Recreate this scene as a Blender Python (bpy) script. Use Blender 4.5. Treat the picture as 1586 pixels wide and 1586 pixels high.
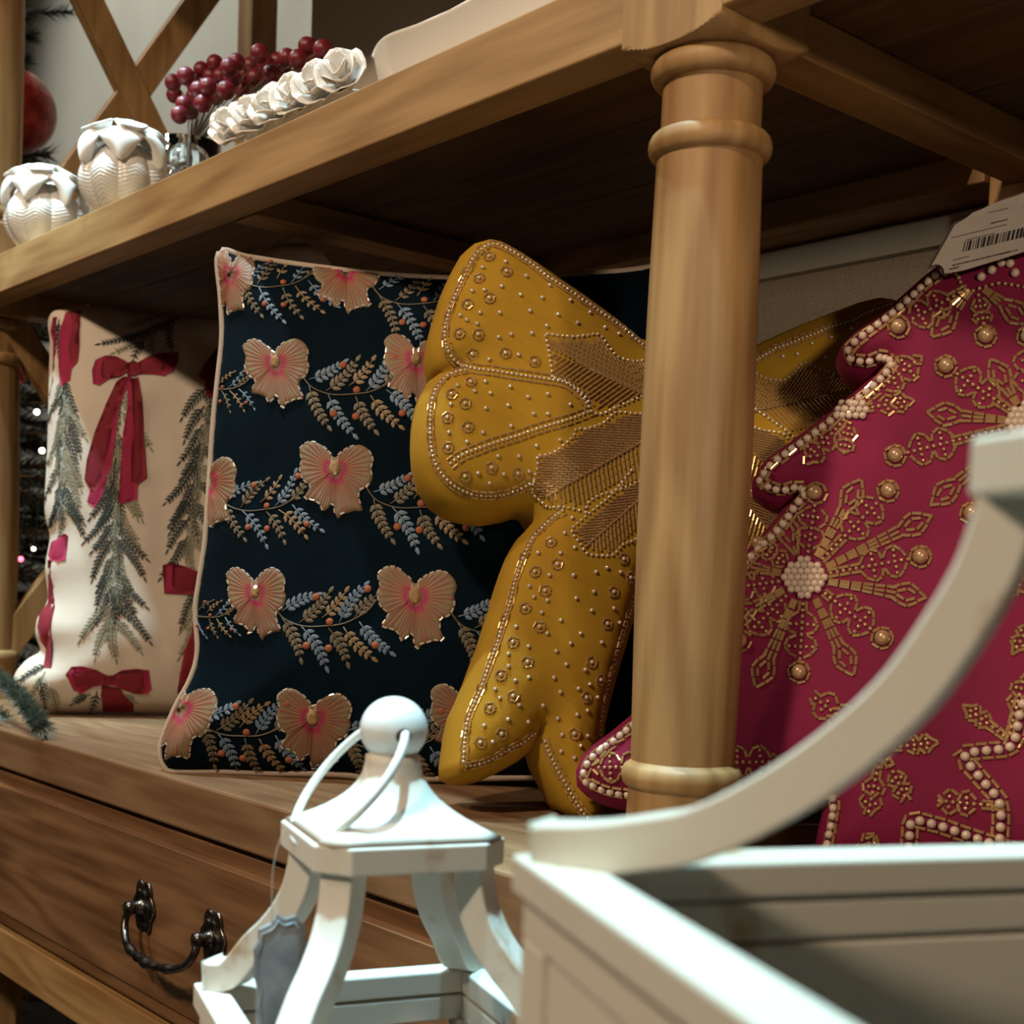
import bpy, bmesh, math, random
import numpy as np
from mathutils import Vector, Matrix, noise
from mathutils.geometry import delaunay_2d_cdt
from mathutils.bvhtree import BVHTree
random.seed(7)
rnd = random.Random(11)
for o in list(bpy.data.objects): bpy.data.objects.remove(o)
scene = bpy.context.scene
COL = scene.collection

# ------------------------------------------------------------------ camera
YAW, PITCH, ROLL, FPX, CX, CY = 0.8604, -0.06028, 0.03747, 2075.7, 793.0, 1038.8
CAM = Vector((0.5875, -0.6552, 0.1746))
_f = Vector((-math.sin(YAW)*math.cos(PITCH), math.cos(YAW)*math.cos(PITCH), math.sin(PITCH)))
_r = Vector((math.cos(YAW), math.sin(YAW), 0)); _u = _r.cross(_f)
RT = _r*math.cos(ROLL) + _u*math.sin(ROLL)
UP = _u*math.cos(ROLL) - _r*math.sin(ROLL)
FW = _f
cd = bpy.data.cameras.new('camera'); cam = bpy.data.objects.new('camera', cd); COL.objects.link(cam)
m = Matrix.Identity(4)
for i in range(3):
    m[i][0], m[i][1], m[i][2], m[i][3] = RT[i], UP[i], -FW[i], CAM[i]
cam.matrix_world = m
cd.sensor_fit = 'HORIZONTAL'; cd.sensor_width = 36.0; cd.lens = FPX/1586*36
cd.shift_y = (CY-793)/1586
cd.clip_start = 0.01
cd.dof.use_dof = True; cd.dof.focus_distance = 1.05; cd.dof.aperture_fstop = 10.5
scene.camera = cam

# ------------------------------------------------------------------ world, lights, exposure
w = bpy.data.worlds.new('World'); scene.world = w; w.use_nodes = True
bg = w.node_tree.nodes['Background']; bg.inputs[0].default_value = (1.0, 0.74, 0.5, 1); bg.inputs[1].default_value = 0.028
def lamp(name, kind, loc, target, energy, color, size=0.1, spot=60, blend=0.5):
    d = bpy.data.lights.new(name, kind); d.energy = energy; d.color = color
    if kind == 'AREA': d.size = size
    else: d.shadow_soft_size = size
    if kind == 'SPOT': d.spot_size = math.radians(spot); d.spot_blend = blend
    o = bpy.data.objects.new(name, d); COL.objects.link(o); o.location = loc
    o.rotation_euler = (Vector(target)-Vector(loc)).to_track_quat('-Z', 'Y').to_euler()
    return o
COOL = (0.46, 0.86, 1.0); WARM = (1.0, 0.80, 0.58)
lamp('ceiling_spot_lanterns', 'SPOT', (0.12, -0.36, 2.45), (0.14, -0.36, 0.0), 480, COOL, 0.05, 24, 0.7)
lamp('ceiling_spot_shelf_edge', 'SPOT', (-0.70, -0.33, 2.45), (-0.62, -0.2, 0.0), 190, (0.66, 0.92, 1.0), 0.03, 44, 0.6)
lamp('ceiling_spot_upper_shelf', 'SPOT', (-0.95, -0.55, 2.3), (-1.0, 0.0, 0.70), 330, (0.50, 0.84, 1.0), 0.04, 20, 0.8)
lamp('ceiling_spot_warm', 'SPOT', (0.45, -2.3, 2.15), (-0.25, 0.0, 0.25), 200, WARM, 0.12, 62, 0.7)
lamp('ceiling_spot_warm_left', 'SPOT', (-1.3, -2.1, 2.0), (-0.7, 0.0, 0.25), 80, WARM, 0.08, 62, 0.7)
lamp('added_low_spot_right', 'SPOT', (2.2, -1.2, 0.58), (-0.15, 0.42, 0.45), 85, WARM, 0.08, 24, 0.8)  # unseen low spot, added to light the back wall under the shelf
lamp('ceiling_spot_wall', 'SPOT', (-2.1, -0.6, 2.4), (-1.75, 0.68, 1.15), 100, (0.95, 0.95, 0.86), 0.1, 85, 0.5)
scene.view_settings.view_transform = 'Standard'; scene.view_settings.look = 'None'
scene.view_settings.exposure = 0.0; scene.view_settings.gamma = 1.0
scene.view_settings.use_curve_mapping = False

# ------------------------------------------------------------------ pixel rays
def ray(x, y):
    return (FW + RT*((x-CX)/FPX) - UP*((y-CY)/FPX)).normalized()
def at_axis(x, y, k, val):
    d = ray(x, y); return CAM + d*((val-CAM[k])/d[k])
def at_plane(x, y, O, N):
    d = ray(x, y); return CAM + d*((O-CAM).dot(N)/d.dot(N))
def K(ox, oy, s, pts): return [(ox+a/s, oy+b/s) for a, b in pts]

# ------------------------------------------------------------------ object helpers
W = {}
def link(o, parent=None, M=None):
    COL.objects.link(o)
    M = M or Matrix.Identity(4)
    o.matrix_basis = M; W[o.name] = M.copy()
    if parent is not None:
        o.parent = parent; o.matrix_parent_inverse = W[parent.name].inverted()
    return o
def mesh(name, verts, faces, smooth=True):
    me = bpy.data.meshes.new(name); me.from_pydata([tuple(v) for v in verts], [], faces); me.update()
    if smooth: me.polygons.foreach_set('use_smooth', [True]*len(me.polygons))
    return me
def part(name, vf, mat, parent=None, smooth=True, M=None, bevel=0, kind=None):
    me = vf if isinstance(vf, bpy.types.Mesh) else mesh(name, vf[0], vf[1], smooth)
    if not me.materials: me.materials.append(mat)
    o = bpy.data.objects.new(name, me); link(o, parent, M)
    if bevel:
        b = o.modifiers.new('bevel', 'BEVEL'); b.width = bevel; b.segments = 2; b.limit_method = 'ANGLE'; b.angle_limit = math.radians(40)
    if kind: o['kind'] = kind
    return o
def thing(name, label, cat, loc, group=None):
    o = bpy.data.objects.new(name, None); o.empty_display_size = 0.02
    link(o, None, Matrix.Translation(Vector(loc))); tag(o, label, cat, group); return o
def tag(o, label, cat, group=None):
    o['label'] = label; o['category'] = cat
    if group: o['group'] = group
    return o
def join(*vfs):
    V, F = [], []
    for v, f in vfs:
        n = len(V); V += list(v); F += [tuple(i+n for i in q) for q in f]
    return V, F
def box(x0, x1, y0, y1, z0, z1):
    v = [Vector((x, y, z)) for z in (z0, z1) for y in (y0, y1) for x in (x0, x1)]
    return v, [(0, 2, 3, 1), (4, 5, 7, 6), (0, 1, 5, 4), (2, 6, 7, 3), (0, 4, 6, 2), (1, 3, 7, 5)]
def obox(c, ax, ay, az):
    c = Vector(c); v = [c+ax*i+ay*j+az*k for k in (-1, 1) for j in (-1, 1) for i in (-1, 1)]
    return v, [(0, 2, 3, 1), (4, 5, 7, 6), (0, 1, 5, 4), (2, 6, 7, 3), (0, 4, 6, 2), (1, 3, 7, 5)]
def xf(vf, M): return [M @ Vector(v) for v in vf[0]], vf[1]
def lathe(prof, seg=48, c=(0, 0, 0), rfun=None):
    V, F = [], []; c = Vector(c)
    for r, z in prof:
        for i in range(seg):
            t = 2*math.pi*i/seg; rr = rfun(t, r, z) if rfun else r
            V.append(c+Vector((rr*math.cos(t), rr*math.sin(t), z)))
    for k in range(len(prof)-1):
        for i in range(seg):
            j = (i+1) % seg; F.append((k*seg+i, k*seg+j, (k+1)*seg+j, (k+1)*seg+i))
    F.append(tuple(range(seg))[::-1]); F.append(tuple((len(prof)-1)*seg+i for i in range(seg)))
    return V, F
def tube(pts, r, seg=8, closed=False):
    pts = [Vector(p) for p in pts]; n = len(pts); V, F = [], []
    up = None
    for i, p in enumerate(pts):
        a = pts[(i-1) % n] if (closed or i) else p; b = pts[(i+1) % n] if (closed or i < n-1) else p
        t = (b-a).normalized()
        if up is None: up = t.orthogonal().normalized()
        up = (up-t*up.dot(t)).normalized(); s = t.cross(up)
        rr = r[i] if isinstance(r, (list, tuple)) else r
        for k in range(seg):
            q = 2*math.pi*k/seg; V.append(p+up*(rr*math.cos(q))+s*(rr*math.sin(q)))
    for i in range(n if closed else n-1):
        j = (i+1) % n
        for k in range(seg):
            l = (k+1) % seg; F.append((i*seg+k, i*seg+l, j*seg+l, j*seg+k))
    if not closed: F.append(tuple(range(seg))[::-1]); F.append(tuple((n-1)*seg+k for k in range(seg)))
    return V, F
def bar(pts, side, wa, wb):
    """square section swept along pts; side = constant width direction"""
    pts = [Vector(p) for p in pts]; n = len(pts); V, F = [], []
    for i, p in enumerate(pts):
        t = (pts[min(i+1, n-1)]-pts[max(i-1, 0)]).normalized(); q = t.cross(side).normalized()
        a = wa[i] if isinstance(wa, list) else wa; b = wb[i] if isinstance(wb, list) else wb
        V += [p+side*a+q*b, p-side*a+q*b, p-side*a-q*b, p+side*a-q*b]
    for i in range(n-1):
        for k in range(4):
            l = (k+1) % 4; F.append((i*4+k, i*4+l, i*4+4+l, i*4+4+k))
    F.append((0, 1, 2, 3)); F.append(tuple((n-1)*4+k for k in (3, 2, 1, 0)))
    return V, F
def sphere(c, r, seg=16, rings=10, sq=(1, 1, 1)):
    c = Vector(c); V = [c+Vector((0, 0, r*sq[2]))]; F = []
    for k in range(1, rings):
        p = math.pi*k/rings
        for i in range(seg):
            t = 2*math.pi*i/seg; V.append(c+Vector((r*sq[0]*math.sin(p)*math.cos(t), r*sq[1]*math.sin(p)*math.sin(t), r*sq[2]*math.cos(p))))
    V.append(c-Vector((0, 0, r*sq[2]))); L = len(V)-1
    for i in range(seg):
        j = (i+1) % seg; F.append((0, 1+i, 1+j)); F.append((L, L-seg+j, L-seg+i))
        for k in range(rings-2):
            F.append((1+k*seg+i, 1+(k+1)*seg+i, 1+(k+1)*seg+j, 1+k*seg+j))
    return V, F
def smooth_path(pts, n=8, closed=False):
    """Catmull-Rom in any dimension"""
    P = [np.array(p, float) for p in pts]; N = len(P); out = []
    for i in range(N if closed else N-1):
        p0 = P[(i-1) % N] if (closed or i) else P[0]; p1 = P[i]; p2 = P[(i+1) % N]; p3 = P[(i+2) % N] if (closed or i+2 < N) else P[-1]
        for k in range(n):
            t = k/n; out.append(.5*((2*p1)+(p2-p0)*t+(2*p0-5*p1+4*p2-p3)*t*t+(3*p1-p0-3*p2+p3)*t**3))
    if not closed: out.append(P[-1])
    return [tuple(q) for q in out]

# ------------------------------------------------------------------ materials
def mat(name, color, rough=0.5, metal=0.0, **kw):
    m = bpy.data.materials.new(name); m.use_nodes = True
    b = m.node_tree.nodes['Principled BSDF']
    b.inputs['Base Color'].default_value = (*color, 1); b.inputs['Roughness'].default_value = rough; b.inputs['Metallic'].default_value = metal
    for k, v in kw.items(): b.inputs[k].default_value = v
    return m
def N(m, t, **kw):
    n = m.node_tree.nodes.new(t)
    for k, v in kw.items():
        if k in n.inputs: n.inputs[k].default_value = v
        else: setattr(n, k, v)
    return n
def L(m, a, b): m.node_tree.links.new(a, b)
def vary(m, c1, c2, scale=(1, 1, 1), nscale=20, detail=4, lo=0.35, hi=0.65, bump=0.0, dist=0.01, c3=None):
    """colour from stretched noise in object space, optional bump"""
    b = m.node_tree.nodes['Principled BSDF']
    tc = N(m, 'ShaderNodeTexCoord'); mp = N(m, 'ShaderNodeMapping'); mp.inputs['Scale'].default_value = scale
    L(m, tc.outputs['Object'], mp.inputs['Vector'])
    nz = N(m, 'ShaderNodeTexNoise'); nz.inputs['Scale'].default_value = nscale; nz.inputs['Detail'].default_value = detail
    L(m, mp.outputs['Vector'], nz.inputs['Vector'])
    r = N(m, 'ShaderNodeValToRGB'); r.color_ramp.elements[0].position = lo; r.color_ramp.elements[1].position = hi
    r.color_ramp.elements[0].color = (*c1, 1); r.color_ramp.elements[1].color = (*c2, 1)
    if c3: e = r.color_ramp.elements.new((lo+hi)/2); e.color = (*c3, 1)
    L(m, nz.outputs['Fac'], r.inputs['Fac']); L(m, r.outputs['Color'], b.inputs['Base Color'])
    if bump:
        bp = N(m, 'ShaderNodeBump'); bp.inputs['Strength'].default_value = bump; bp.inputs['Distance'].default_value = dist
        L(m, nz.outputs['Fac'], bp.inputs['Height']); L(m, bp.outputs['Normal'], b.inputs['Normal'])
    return m
def wood(name, c1, c2, axis, rough=0.55, fine=90, rings=True, coat=0.0):
    m = mat(name, c1, rough); b = m.node_tree.nodes['Principled BSDF']
    tc = N(m, 'ShaderNodeTexCoord'); mp = N(m, 'ShaderNodeMapping')
    s = [1.0, 1.0, 1.0]; s[axis] = 0.06; mp.inputs['Scale'].default_value = s
    L(m, tc.outputs['Object'], mp.inputs['Vector'])
    nz = N(m, 'ShaderNodeTexNoise'); nz.inputs['Scale'].default_value = fine; nz.inputs['Detail'].default_value = 5
    L(m, mp.outputs['Vector'], nz.inputs['Vector'])
    mp2 = N(m, 'ShaderNodeMapping'); s2 = [1.0, 1.0, 1.0]; s2[axis] = 0.16; mp2.inputs['Scale'].default_value = s2
    L(m, tc.outputs['Object'], mp2.inputs['Vector'])
    n2 = N(m, 'ShaderNodeTexNoise'); n2.inputs['Scale'].default_value = 9; n2.inputs['Detail'].default_value = 2
    L(m, mp2.outputs['Vector'], n2.inputs['Vector'])
    mu = N(m, 'ShaderNodeMath', operation='MULTIPLY'); mu.inputs[1].default_value = 60.0
    L(m, n2.outputs['Fac'], mu.inputs[0])
    si = N(m, 'ShaderNodeMath', operation='SINE'); L(m, mu.outputs[0], si.inputs[0])
    ma = N(m, 'ShaderNodeMath', operation='MULTIPLY_ADD'); ma.inputs[1].default_value = 0.13 if rings else 0.05; ma.inputs[2].default_value = 0.0
    L(m, si.outputs[0], ma.inputs[0])
    ad = N(m, 'ShaderNodeMath', operation='ADD'); L(m, ma.outputs[0], ad.inputs[0]); L(m, nz.outputs['Fac'], ad.inputs[1])
    r = N(m, 'ShaderNodeValToRGB'); r.color_ramp.elements[0].position = 0.25; r.color_ramp.elements[1].position = 0.7
    r.color_ramp.elements[0].color = (*c2, 1); r.color_ramp.elements[1].color = (*c1, 1)
    L(m, ad.outputs[0], r.inputs['Fac']); L(m, r.outputs['Color'], b.inputs['Base Color'])
    bp = N(m, 'ShaderNodeBump'); bp.inputs['Strength'].default_value = 0.15; bp.inputs['Distance'].default_value = 0.002
    L(m, ad.outputs[0], bp.inputs['Height']); L(m, bp.outputs['Normal'], b.inputs['Normal'])
    return m
def fabric(name, c, c2=None, sheen=0.0, weave=900, bump=0.25, rough=0.85, sheen_tint=(1, 1, 1)):
    m = mat(name, c, rough); b = m.node_tree.nodes['Principled BSDF']
    if sheen:
        b.inputs['Sheen Weight'].default_value = sheen; b.inputs['Sheen Roughness'].default_value = 0.4; b.inputs['Sheen Tint'].default_value = (*sheen_tint, 1)
    c2 = c2 or tuple(x*0.75 for x in c)
    vary(m, c2, c, nscale=14, detail=6, lo=0.3, hi=0.65)
    tc = N(m, 'ShaderNodeTexCoord'); nz = N(m, 'ShaderNodeTexNoise'); nz.inputs['Scale'].default_value = weave
    L(m, tc.outputs['Object'], nz.inputs['Vector'])
    bp = N(m, 'ShaderNodeBump'); bp.inputs['Strength'].default_value = bump; bp.inputs['Distance'].default_value = 0.001
    L(m, nz.outputs['Fac'], bp.inputs['Height']); L(m, bp.outputs['Normal'], b.inputs['Normal'])
    return m
PINE, PINED = (0.41, 0.235, 0.092), (0.26, 0.128, 0.042)
M = {}
M['wood_x'] = wood('pine_along_shelf', PINE, PINED, 0)
M['wood_y'] = wood('pine_front_to_back', PINE, PINED, 1)
M['wood_z'] = wood('pine_upright', PINE, PINED, 2)
M['board'] = wood('shade_toned_shelf_board', (0.13, 0.062, 0.022), (0.07, 0.03, 0.010), 0)  # darker than the pine: shade of the underside is put into the colour
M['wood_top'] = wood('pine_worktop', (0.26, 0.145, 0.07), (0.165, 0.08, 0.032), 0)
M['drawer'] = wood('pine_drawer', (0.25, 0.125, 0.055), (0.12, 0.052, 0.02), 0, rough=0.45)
M['wall'] = vary(mat('cream_wall', (0.5, 0.42, 0.32), 0.5), (0.40, 0.32, 0.24), (0.54, 0.44, 0.34), nscale=650, detail=2, bump=0.35, dist=0.003)
M['wall_pale'] = vary(mat('pale_wall', (0.5, 0.47, 0.4), 0.9), (0.56, 0.53, 0.46), (0.62, 0.6, 0.53), nscale=4, bump=0.02)
M['floor'] = vary(mat('dark_floor', (0.05, 0.03, 0.02), 0.5), (0.03, 0.018, 0.012), (0.06, 0.035, 0.02), nscale=6)
M['brass'] = vary(mat('antique_metal', (0.1, 0.09, 0.085), 0.3, 1.0), (0.07, 0.06, 0.055), (0.3, 0.27, 0.25), nscale=120, bump=0.3, dist=0.001)
M['ceramic'] = mat('white_ceramic', (0.86, 0.82, 0.77), 0.18, **{'Coat Weight': 0.4})
M['ceramic_leaf'] = mat('white_ceramic_leaf', (0.86, 0.83, 0.79), 0.3)
M['berry'] = mat('red_berry', (0.17, 0.010, 0.018), 0.4)
M['twig'] = mat('brown_twig', (0.08, 0.04, 0.02), 0.8)
M['glass'] = mat('clear_glass', (0.95, 0.97, 0.97), 0.03, **{'Transmission Weight': 1.0, 'IOR': 1.45})
M['needle'] = vary(mat('dark_needles', (0.02, 0.03, 0.015), 0.7), (0.008, 0.012, 0.006), (0.022, 0.03, 0.014), nscale=30)
M['frost'] = vary(mat('frosted_needles', (0.3, 0.42, 0.38), 0.8), (0.10, 0.15, 0.12), (0.36, 0.42, 0.38), nscale=160)
M['bauble'] = vary(mat('red_bauble', (0.25, 0.015, 0.01), 0.3, 0.3), (0.14, 0.008, 0.006), (0.34, 0.03, 0.02), nscale=60, bump=0.6, dist=0.004)
M['bulb'] = mat('lit_bulb', (1, 0.9, 0.7), 0.4, **{'Emission Color': (1, 0.86, 0.62, 1), 'Emission Strength': 14})
M['bulb_red'] = mat('lit_red_bulb', (1, 0.2, 0.25), 0.4, **{'Emission Color': (1, 0.12, 0.2, 1), 'Emission Strength': 5})
M['wire'] = mat('dark_wire', (0.01, 0.02, 0.01), 0.6)
M['gold'] = mat('gold_glass_bead', (0.62, 0.40, 0.20), 0.2, 0.55)
M['bugle'] = mat('gold_bugle_bead', (0.58, 0.35, 0.16), 0.16, 0.5)
M['silver'] = mat('silver_bead', (0.82, 0.70, 0.60), 0.2, 0.45)
M['pearl'] = mat('pearl', (0.66, 0.50, 0.40), 0.28, 0.0, **{'Coat Weight': 0.6, 'Coat Roughness': 0.15})
M['goldpearl'] = mat('gold_pearl', (0.55, 0.34, 0.19), 0.3, 0.3, **{'Coat Weight': 0.5})
M['mustard'] = fabric('mustard_cotton', (0.46, 0.26, 0.022), (0.36, 0.19, 0.014), sheen=0.0, weave=1100, bump=0.2)
M['magenta'] = fabric('magenta_cotton', (0.245, 0.012, 0.060), (0.17, 0.008, 0.040), weave=1100, bump=0.2, rough=0.7)
M['navy'] = fabric('navy_velvet', (0.0011, 0.008, 0.015), (0.0008, 0.005, 0.009), sheen=0.0, weave=1400, bump=0.2, sheen_tint=(0.1, 0.5, 0.9))
M['navy'].node_tree.nodes['Principled BSDF'].inputs['Specular IOR Level'].default_value = 0.08
for k_ in ('magenta', 'mustard'): M[k_].node_tree.nodes['Principled BSDF'].inputs['Specular IOR Level'].default_value = 0.2
M['linen'] = fabric('cream_linen', (0.70, 0.58, 0.47), (0.64, 0.52, 0.41), weave=1000, bump=0.35)
M['piping'] = fabric('beige_piping', (0.55, 0.42, 0.32), None, weave=1500)
M['beige'] = fabric('beige_cushion', (0.4, 0.28, 0.2))
M['leaf_blue'] = mat('blue_thread', (0.14, 0.20, 0.28), 0.5)
M['leaf_olive'] = mat('olive_thread', (0.15, 0.115, 0.07), 0.5)
M['leaf_tan'] = mat('tan_thread', (0.26, 0.17, 0.085), 0.5)
M['thread_berry'] = mat('rust_thread', (0.36, 0.10, 0.04), 0.7)
M['pine_dark'] = mat('black_green_print', (0.035, 0.045, 0.038), 0.8)
M['pine_grey'] = mat('grey_green_print', (0.27, 0.245, 0.17), 0.8)
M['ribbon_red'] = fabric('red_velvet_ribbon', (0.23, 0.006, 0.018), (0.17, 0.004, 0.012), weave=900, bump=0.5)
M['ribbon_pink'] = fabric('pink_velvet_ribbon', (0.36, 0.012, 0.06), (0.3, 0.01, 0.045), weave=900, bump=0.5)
M['jewel'] = mat('amber_crystal', (0.8, 0.5, 0.25), 0.05, 0.5, **{'Coat Weight': 1.0})
M['card'] = vary(mat('tag_card', (0.5, 0.42, 0.36), 0.7), (0.5, 0.42, 0.36), (0.56, 0.48, 0.41), nscale=60)
M['ink'] = mat('black_ink', (0.02, 0.015, 0.02), 0.8)
M['pewter'] = vary(mat('pewter_tag', (0.25, 0.26, 0.28), 0.5, 0.4), (0.16, 0.165, 0.18), (0.34, 0.35, 0.37), nscale=45, bump=0.3, dist=0.001)
M['thread'] = mat('clear_thread', (0.45, 0.42, 0.36), 0.4)
M['handle_white'] = mat('white_painted_metal', (0.8, 0.8, 0.78), 0.3)
M['hole'] = mat('bored_hole', (0.05, 0.03, 0.02), 0.9)
def painted(name, c, worn, amount=0.62):
    m = mat(name, c, 0.5); b = m.node_tree.nodes['Principled BSDF']
    vary(m, c, worn, nscale=26, detail=8, lo=amount, hi=amount+0.12, bump=0.08, dist=0.003)
    return m
M['white_paint'] = painted('worn_white_paint', (0.72, 0.69, 0.62), (0.42, 0.27, 0.14))
M['cream_paint'] = painted('worn_cream_paint', (0.68, 0.63, 0.54), (0.38, 0.22, 0.09), 0.64)
# radial thread colour comes from a colour attribute made with the mesh
m = mat('stitched_bow', (0.5, 0.35, 0.2), 0.6); at = N(m, 'ShaderNodeAttribute', attribute_name='thread')
L(m, at.outputs['Color'], m.node_tree.nodes['Principled BSDF'].inputs['Base Color']); M['stitched'] = m

def structure(o): o['kind'] = 'structure'; return o

# ================================================================== SETTING
HZ = -0.72
structure(part('floor', box(-4, 3, -3, 0.75, HZ-0.05, HZ), M['floor'], None, False))
structure(part('wall_back', box(-1.18, 3, 0.425, 0.6, HZ, 2.6), M['wall'], None, False))
structure(part('wall_left', box(-4, -1.18, 0.68, 0.75, HZ, 2.6), M['wall_pale'], None, False))
structure(part('trim_1', box(-1.17, 2.9, 0.414, 0.425, 0.495, 0.52), M['wall_pale'], None, False))

# ================================================================== SHELVING UNIT
unit = thing('shelving_unit', 'large pine shelving unit with turned posts, drawers and cross-braced end', 'shelving unit', (-0.6, 0.15, HZ))
PY = 0.39                       # back posts
def post(x):
    prof = []
    def add(r, z): prof.append((r, z))
    add(.05, HZ); add(.05, -.30)
    add(.042, -.29); add(.042, -.048)
    add(.0355, -.047); add(.0355, 0.0); add(.0352, .03); add(.0345, .048)
    for k in range(9):          # lower collar
        a = math.pi*(k/8-.5); add(.0352+.0042*math.cos(a), .0575+.0075*math.sin(a))
    add(.0335, .067)
    for k in range(13): z = .075+k/12*.36; add(.0338+.0022*math.sin(math.pi*k/12), z)
    add(.0335, .451)
    for k in range(9):
        a = math.pi*(k/8-.5); add(.0345+.0048*math.cos(a), .459+.0075*math.sin(a))
    add(.0318, .468); add(.0315, .497)
    for k in range(9):
        a = math.pi*(k/8-.5); add(.034+.0055*math.cos(a), .505+.0075*math.sin(a))
    add(.0335, .5125)
    for k in range(15): t_ = k/14; add(.036+.034*t_, .513+.014*t_**1.6)
    add(.07, .60); add(.07, .62)
    for k in range(10): add(.07-(.07-.034)*(k/9)**.8, .62+.02*k/9)
    for k in range(7):
        a = math.pi*(k/6-.5); add(.034+.0055*math.cos(a), .650+.0075*math.sin(a))
    add(.032, .66); add(.034, .9); add(.032, 1.08); add(.045, 1.09); add(.045, 1.15)
    def rf(t, r, z):
        h = .0415
        return min(r, h/max(abs(math.cos(t)), abs(math.sin(t))))
    return lathe(prof, 96, (x, 0, 0), rf)
for x in (0, -1.278, 1.23):
    o = part('front_post', post(x), M['wood_z'], unit)
    o.data.polygons.foreach_set('use_smooth', [True]*len(o.data.polygons))
    e = o.modifiers.new('split', 'EDGE_SPLIT'); e.split_angle = math.radians(38)
    part('back_post', box(x-.022, x+.022, PY-.022, PY+.022, HZ, 1.15), M['wood_z'], unit, False, bevel=.002)
for (a, b) in ((-1.278, 0), (0, 1.23)):
    part('front_rail', box(a+.036, b-.0365, -.041, -.004, .524, .5725), M['wood_x'], unit, False, bevel=.0015)
    part('back_rail', box(a+.023, b-.023, PY-.028, PY+.0345, .524, .5725), M['wood_x'], unit, False, bevel=.0015)
    # three shelf boards with a fine gap
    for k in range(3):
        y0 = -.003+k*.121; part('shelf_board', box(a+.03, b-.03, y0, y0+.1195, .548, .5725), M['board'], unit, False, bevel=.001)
    c = -.595 if a < -1 else .615
    part('cleat', box(c-.021, c+.021, .0, PY-.02, .524, .5475), M['wood_y'], unit, False, bevel=.001)
    # lower tier: worktop, drawers, apron
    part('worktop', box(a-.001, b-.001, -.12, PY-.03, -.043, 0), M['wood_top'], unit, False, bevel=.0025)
    part('apron', box(a+.04, b-.04, -.116, -.09, -.276, -.226), M['wood_x'], unit, False, bevel=.002)
    part('cabinet_bottom', box(a+.04, b-.04, -.085, PY-.03, -.25, -.23), M['wood_x'], unit, False)
    part('cabinet_back', box(a+.04, b-.04, PY-.045, PY-.03, -.23, -.045), M['wood_x'], unit, False)
for (a, b) in ((-1.30, 0), (.001, 1.26)):
    part('top_board', box(a, b, -.055, PY+.03, 1.152, 1.175), M['wood_x'], unit, False, bevel=.002)
    part('top_rail', box(a+.06, b-.06, -.03, -.005, 1.10, 1.1515), M['wood_x'], unit, False, bevel=.0015)
for x in (-1.278, 0, 1.23):
    part('side_rail', box(x-.004, x+.036, .04, PY-.023, .519, .5475), M['wood_y'], unit, False, bevel=.001)
def brace(y0, z0, y1, z1, x):
    a = Vector((x, y0, z0)); b = Vector((x, y1, z1)); d = b-a
    return obox((a+b)/2, d/2, d.cross(Vector((1, 0, 0))).normalized()*.0195, Vector((.011, 0, 0)))
for (z0, z1) in ((.06, .52), (.575, 1.135)):
    part('cross_brace', brace(.005, z0, PY-.03, z1, -1.262), M['wood_z'], unit, False, bevel=.001)
    part('cross_brace', brace(.005, z1, PY-.03, z0, -1.258), M['wood_z'], unit, False, bevel=.001)
# drawers with a stepped raised face
def drawer(x0, x1, pulls):
    z0, z1 = -.222, -.0455
    prof = [(0, -.085), (0, -.111), (.004, -.114), (.015, -.115), (.0185, -.1185), (.022, -.1185)]
    V, F = [], []
    for i, y in prof: V += [Vector((x0+i, y, z0+i)), Vector((x1-i, y, z0+i)), Vector((x1-i, y, z1-i)), Vector((x0+i, y, z1-i))]
    for k in range(len(prof)-1):
        for i in range(4):
            j = (i+1) % 4; F.append((k*4+i, k*4+j, k*4+4+j, k*4+4+i))
    n = (len(prof)-1)*4; F.append((n, n+1, n+2, n+3)); F.append((3, 2, 1, 0))
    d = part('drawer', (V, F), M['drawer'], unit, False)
    fy = -.1185
    for xc in pulls:
        for sx in (-.065, .065):
            c = Vector((xc+sx, fy, -.124)); V, F = [], []
            # scalloped rosette turned about Y
            rings = [(.0005, .0), (.0175, .0), (.0185, .002), (.017, .0035), (.0135, .003), (.0125, .0055), (.010, .006), (.0085, .004), (.0062, .006), (.0056, .013), (.0072, .016), (.006, .0195), (.0005, .0205)]
            for r, h in rings:
                for i in range(40):
                    t = 2*math.pi*i/40; rr = r*(1+(.26*abs(math.cos(3*t))-.10)*(1 if r > .009 else 0)); st = 1.22 if r > .009 else 1
                    V.append(c+Vector((rr*math.cos(t), -h, rr*st*math.sin(t))))
            for k in range(len(rings)-1):
                for i in range(40):
                    j = (i+1) % 40; F.append((k*40+i, (k+1)*40+i, (k+1)*40+j, k*40+j))
            part('rosette', (V, F), M['brass'], d)
        P = smooth_path([(xc-.065, fy-.016, -.126), (xc-.066, fy-.019, -.134), (xc-.060, fy-.022, -.144), (xc-.046, fy-.026, -.151), (xc-.024, fy-.029, -.1545), (xc, fy-.030, -.156),
                         (xc+.024, fy-.029, -.1545), (xc+.046, fy-.026, -.151), (xc+.060, fy-.022, -.144), (xc+.066, fy-.019, -.134), (xc+.065, fy-.016, -.126)], 6)
        R = []
        for i in range(len(P)):
            t = abs(i/(len(P)-1)-.5)*2
            R.append(.0034+.0014*math.exp(-((t-.30)/.06)**2)+.0022*math.exp(-((t-0)/.05)**2)+.0012*math.exp(-((t-.13)/.03)**2))
        part('bail', tube(P, R, 10), M['brass'], d)
drawer(-.96, -.055, [-.468]); drawer(-1.235, -.972, []); drawer(.055, 1.18, [.35, .88])

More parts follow.
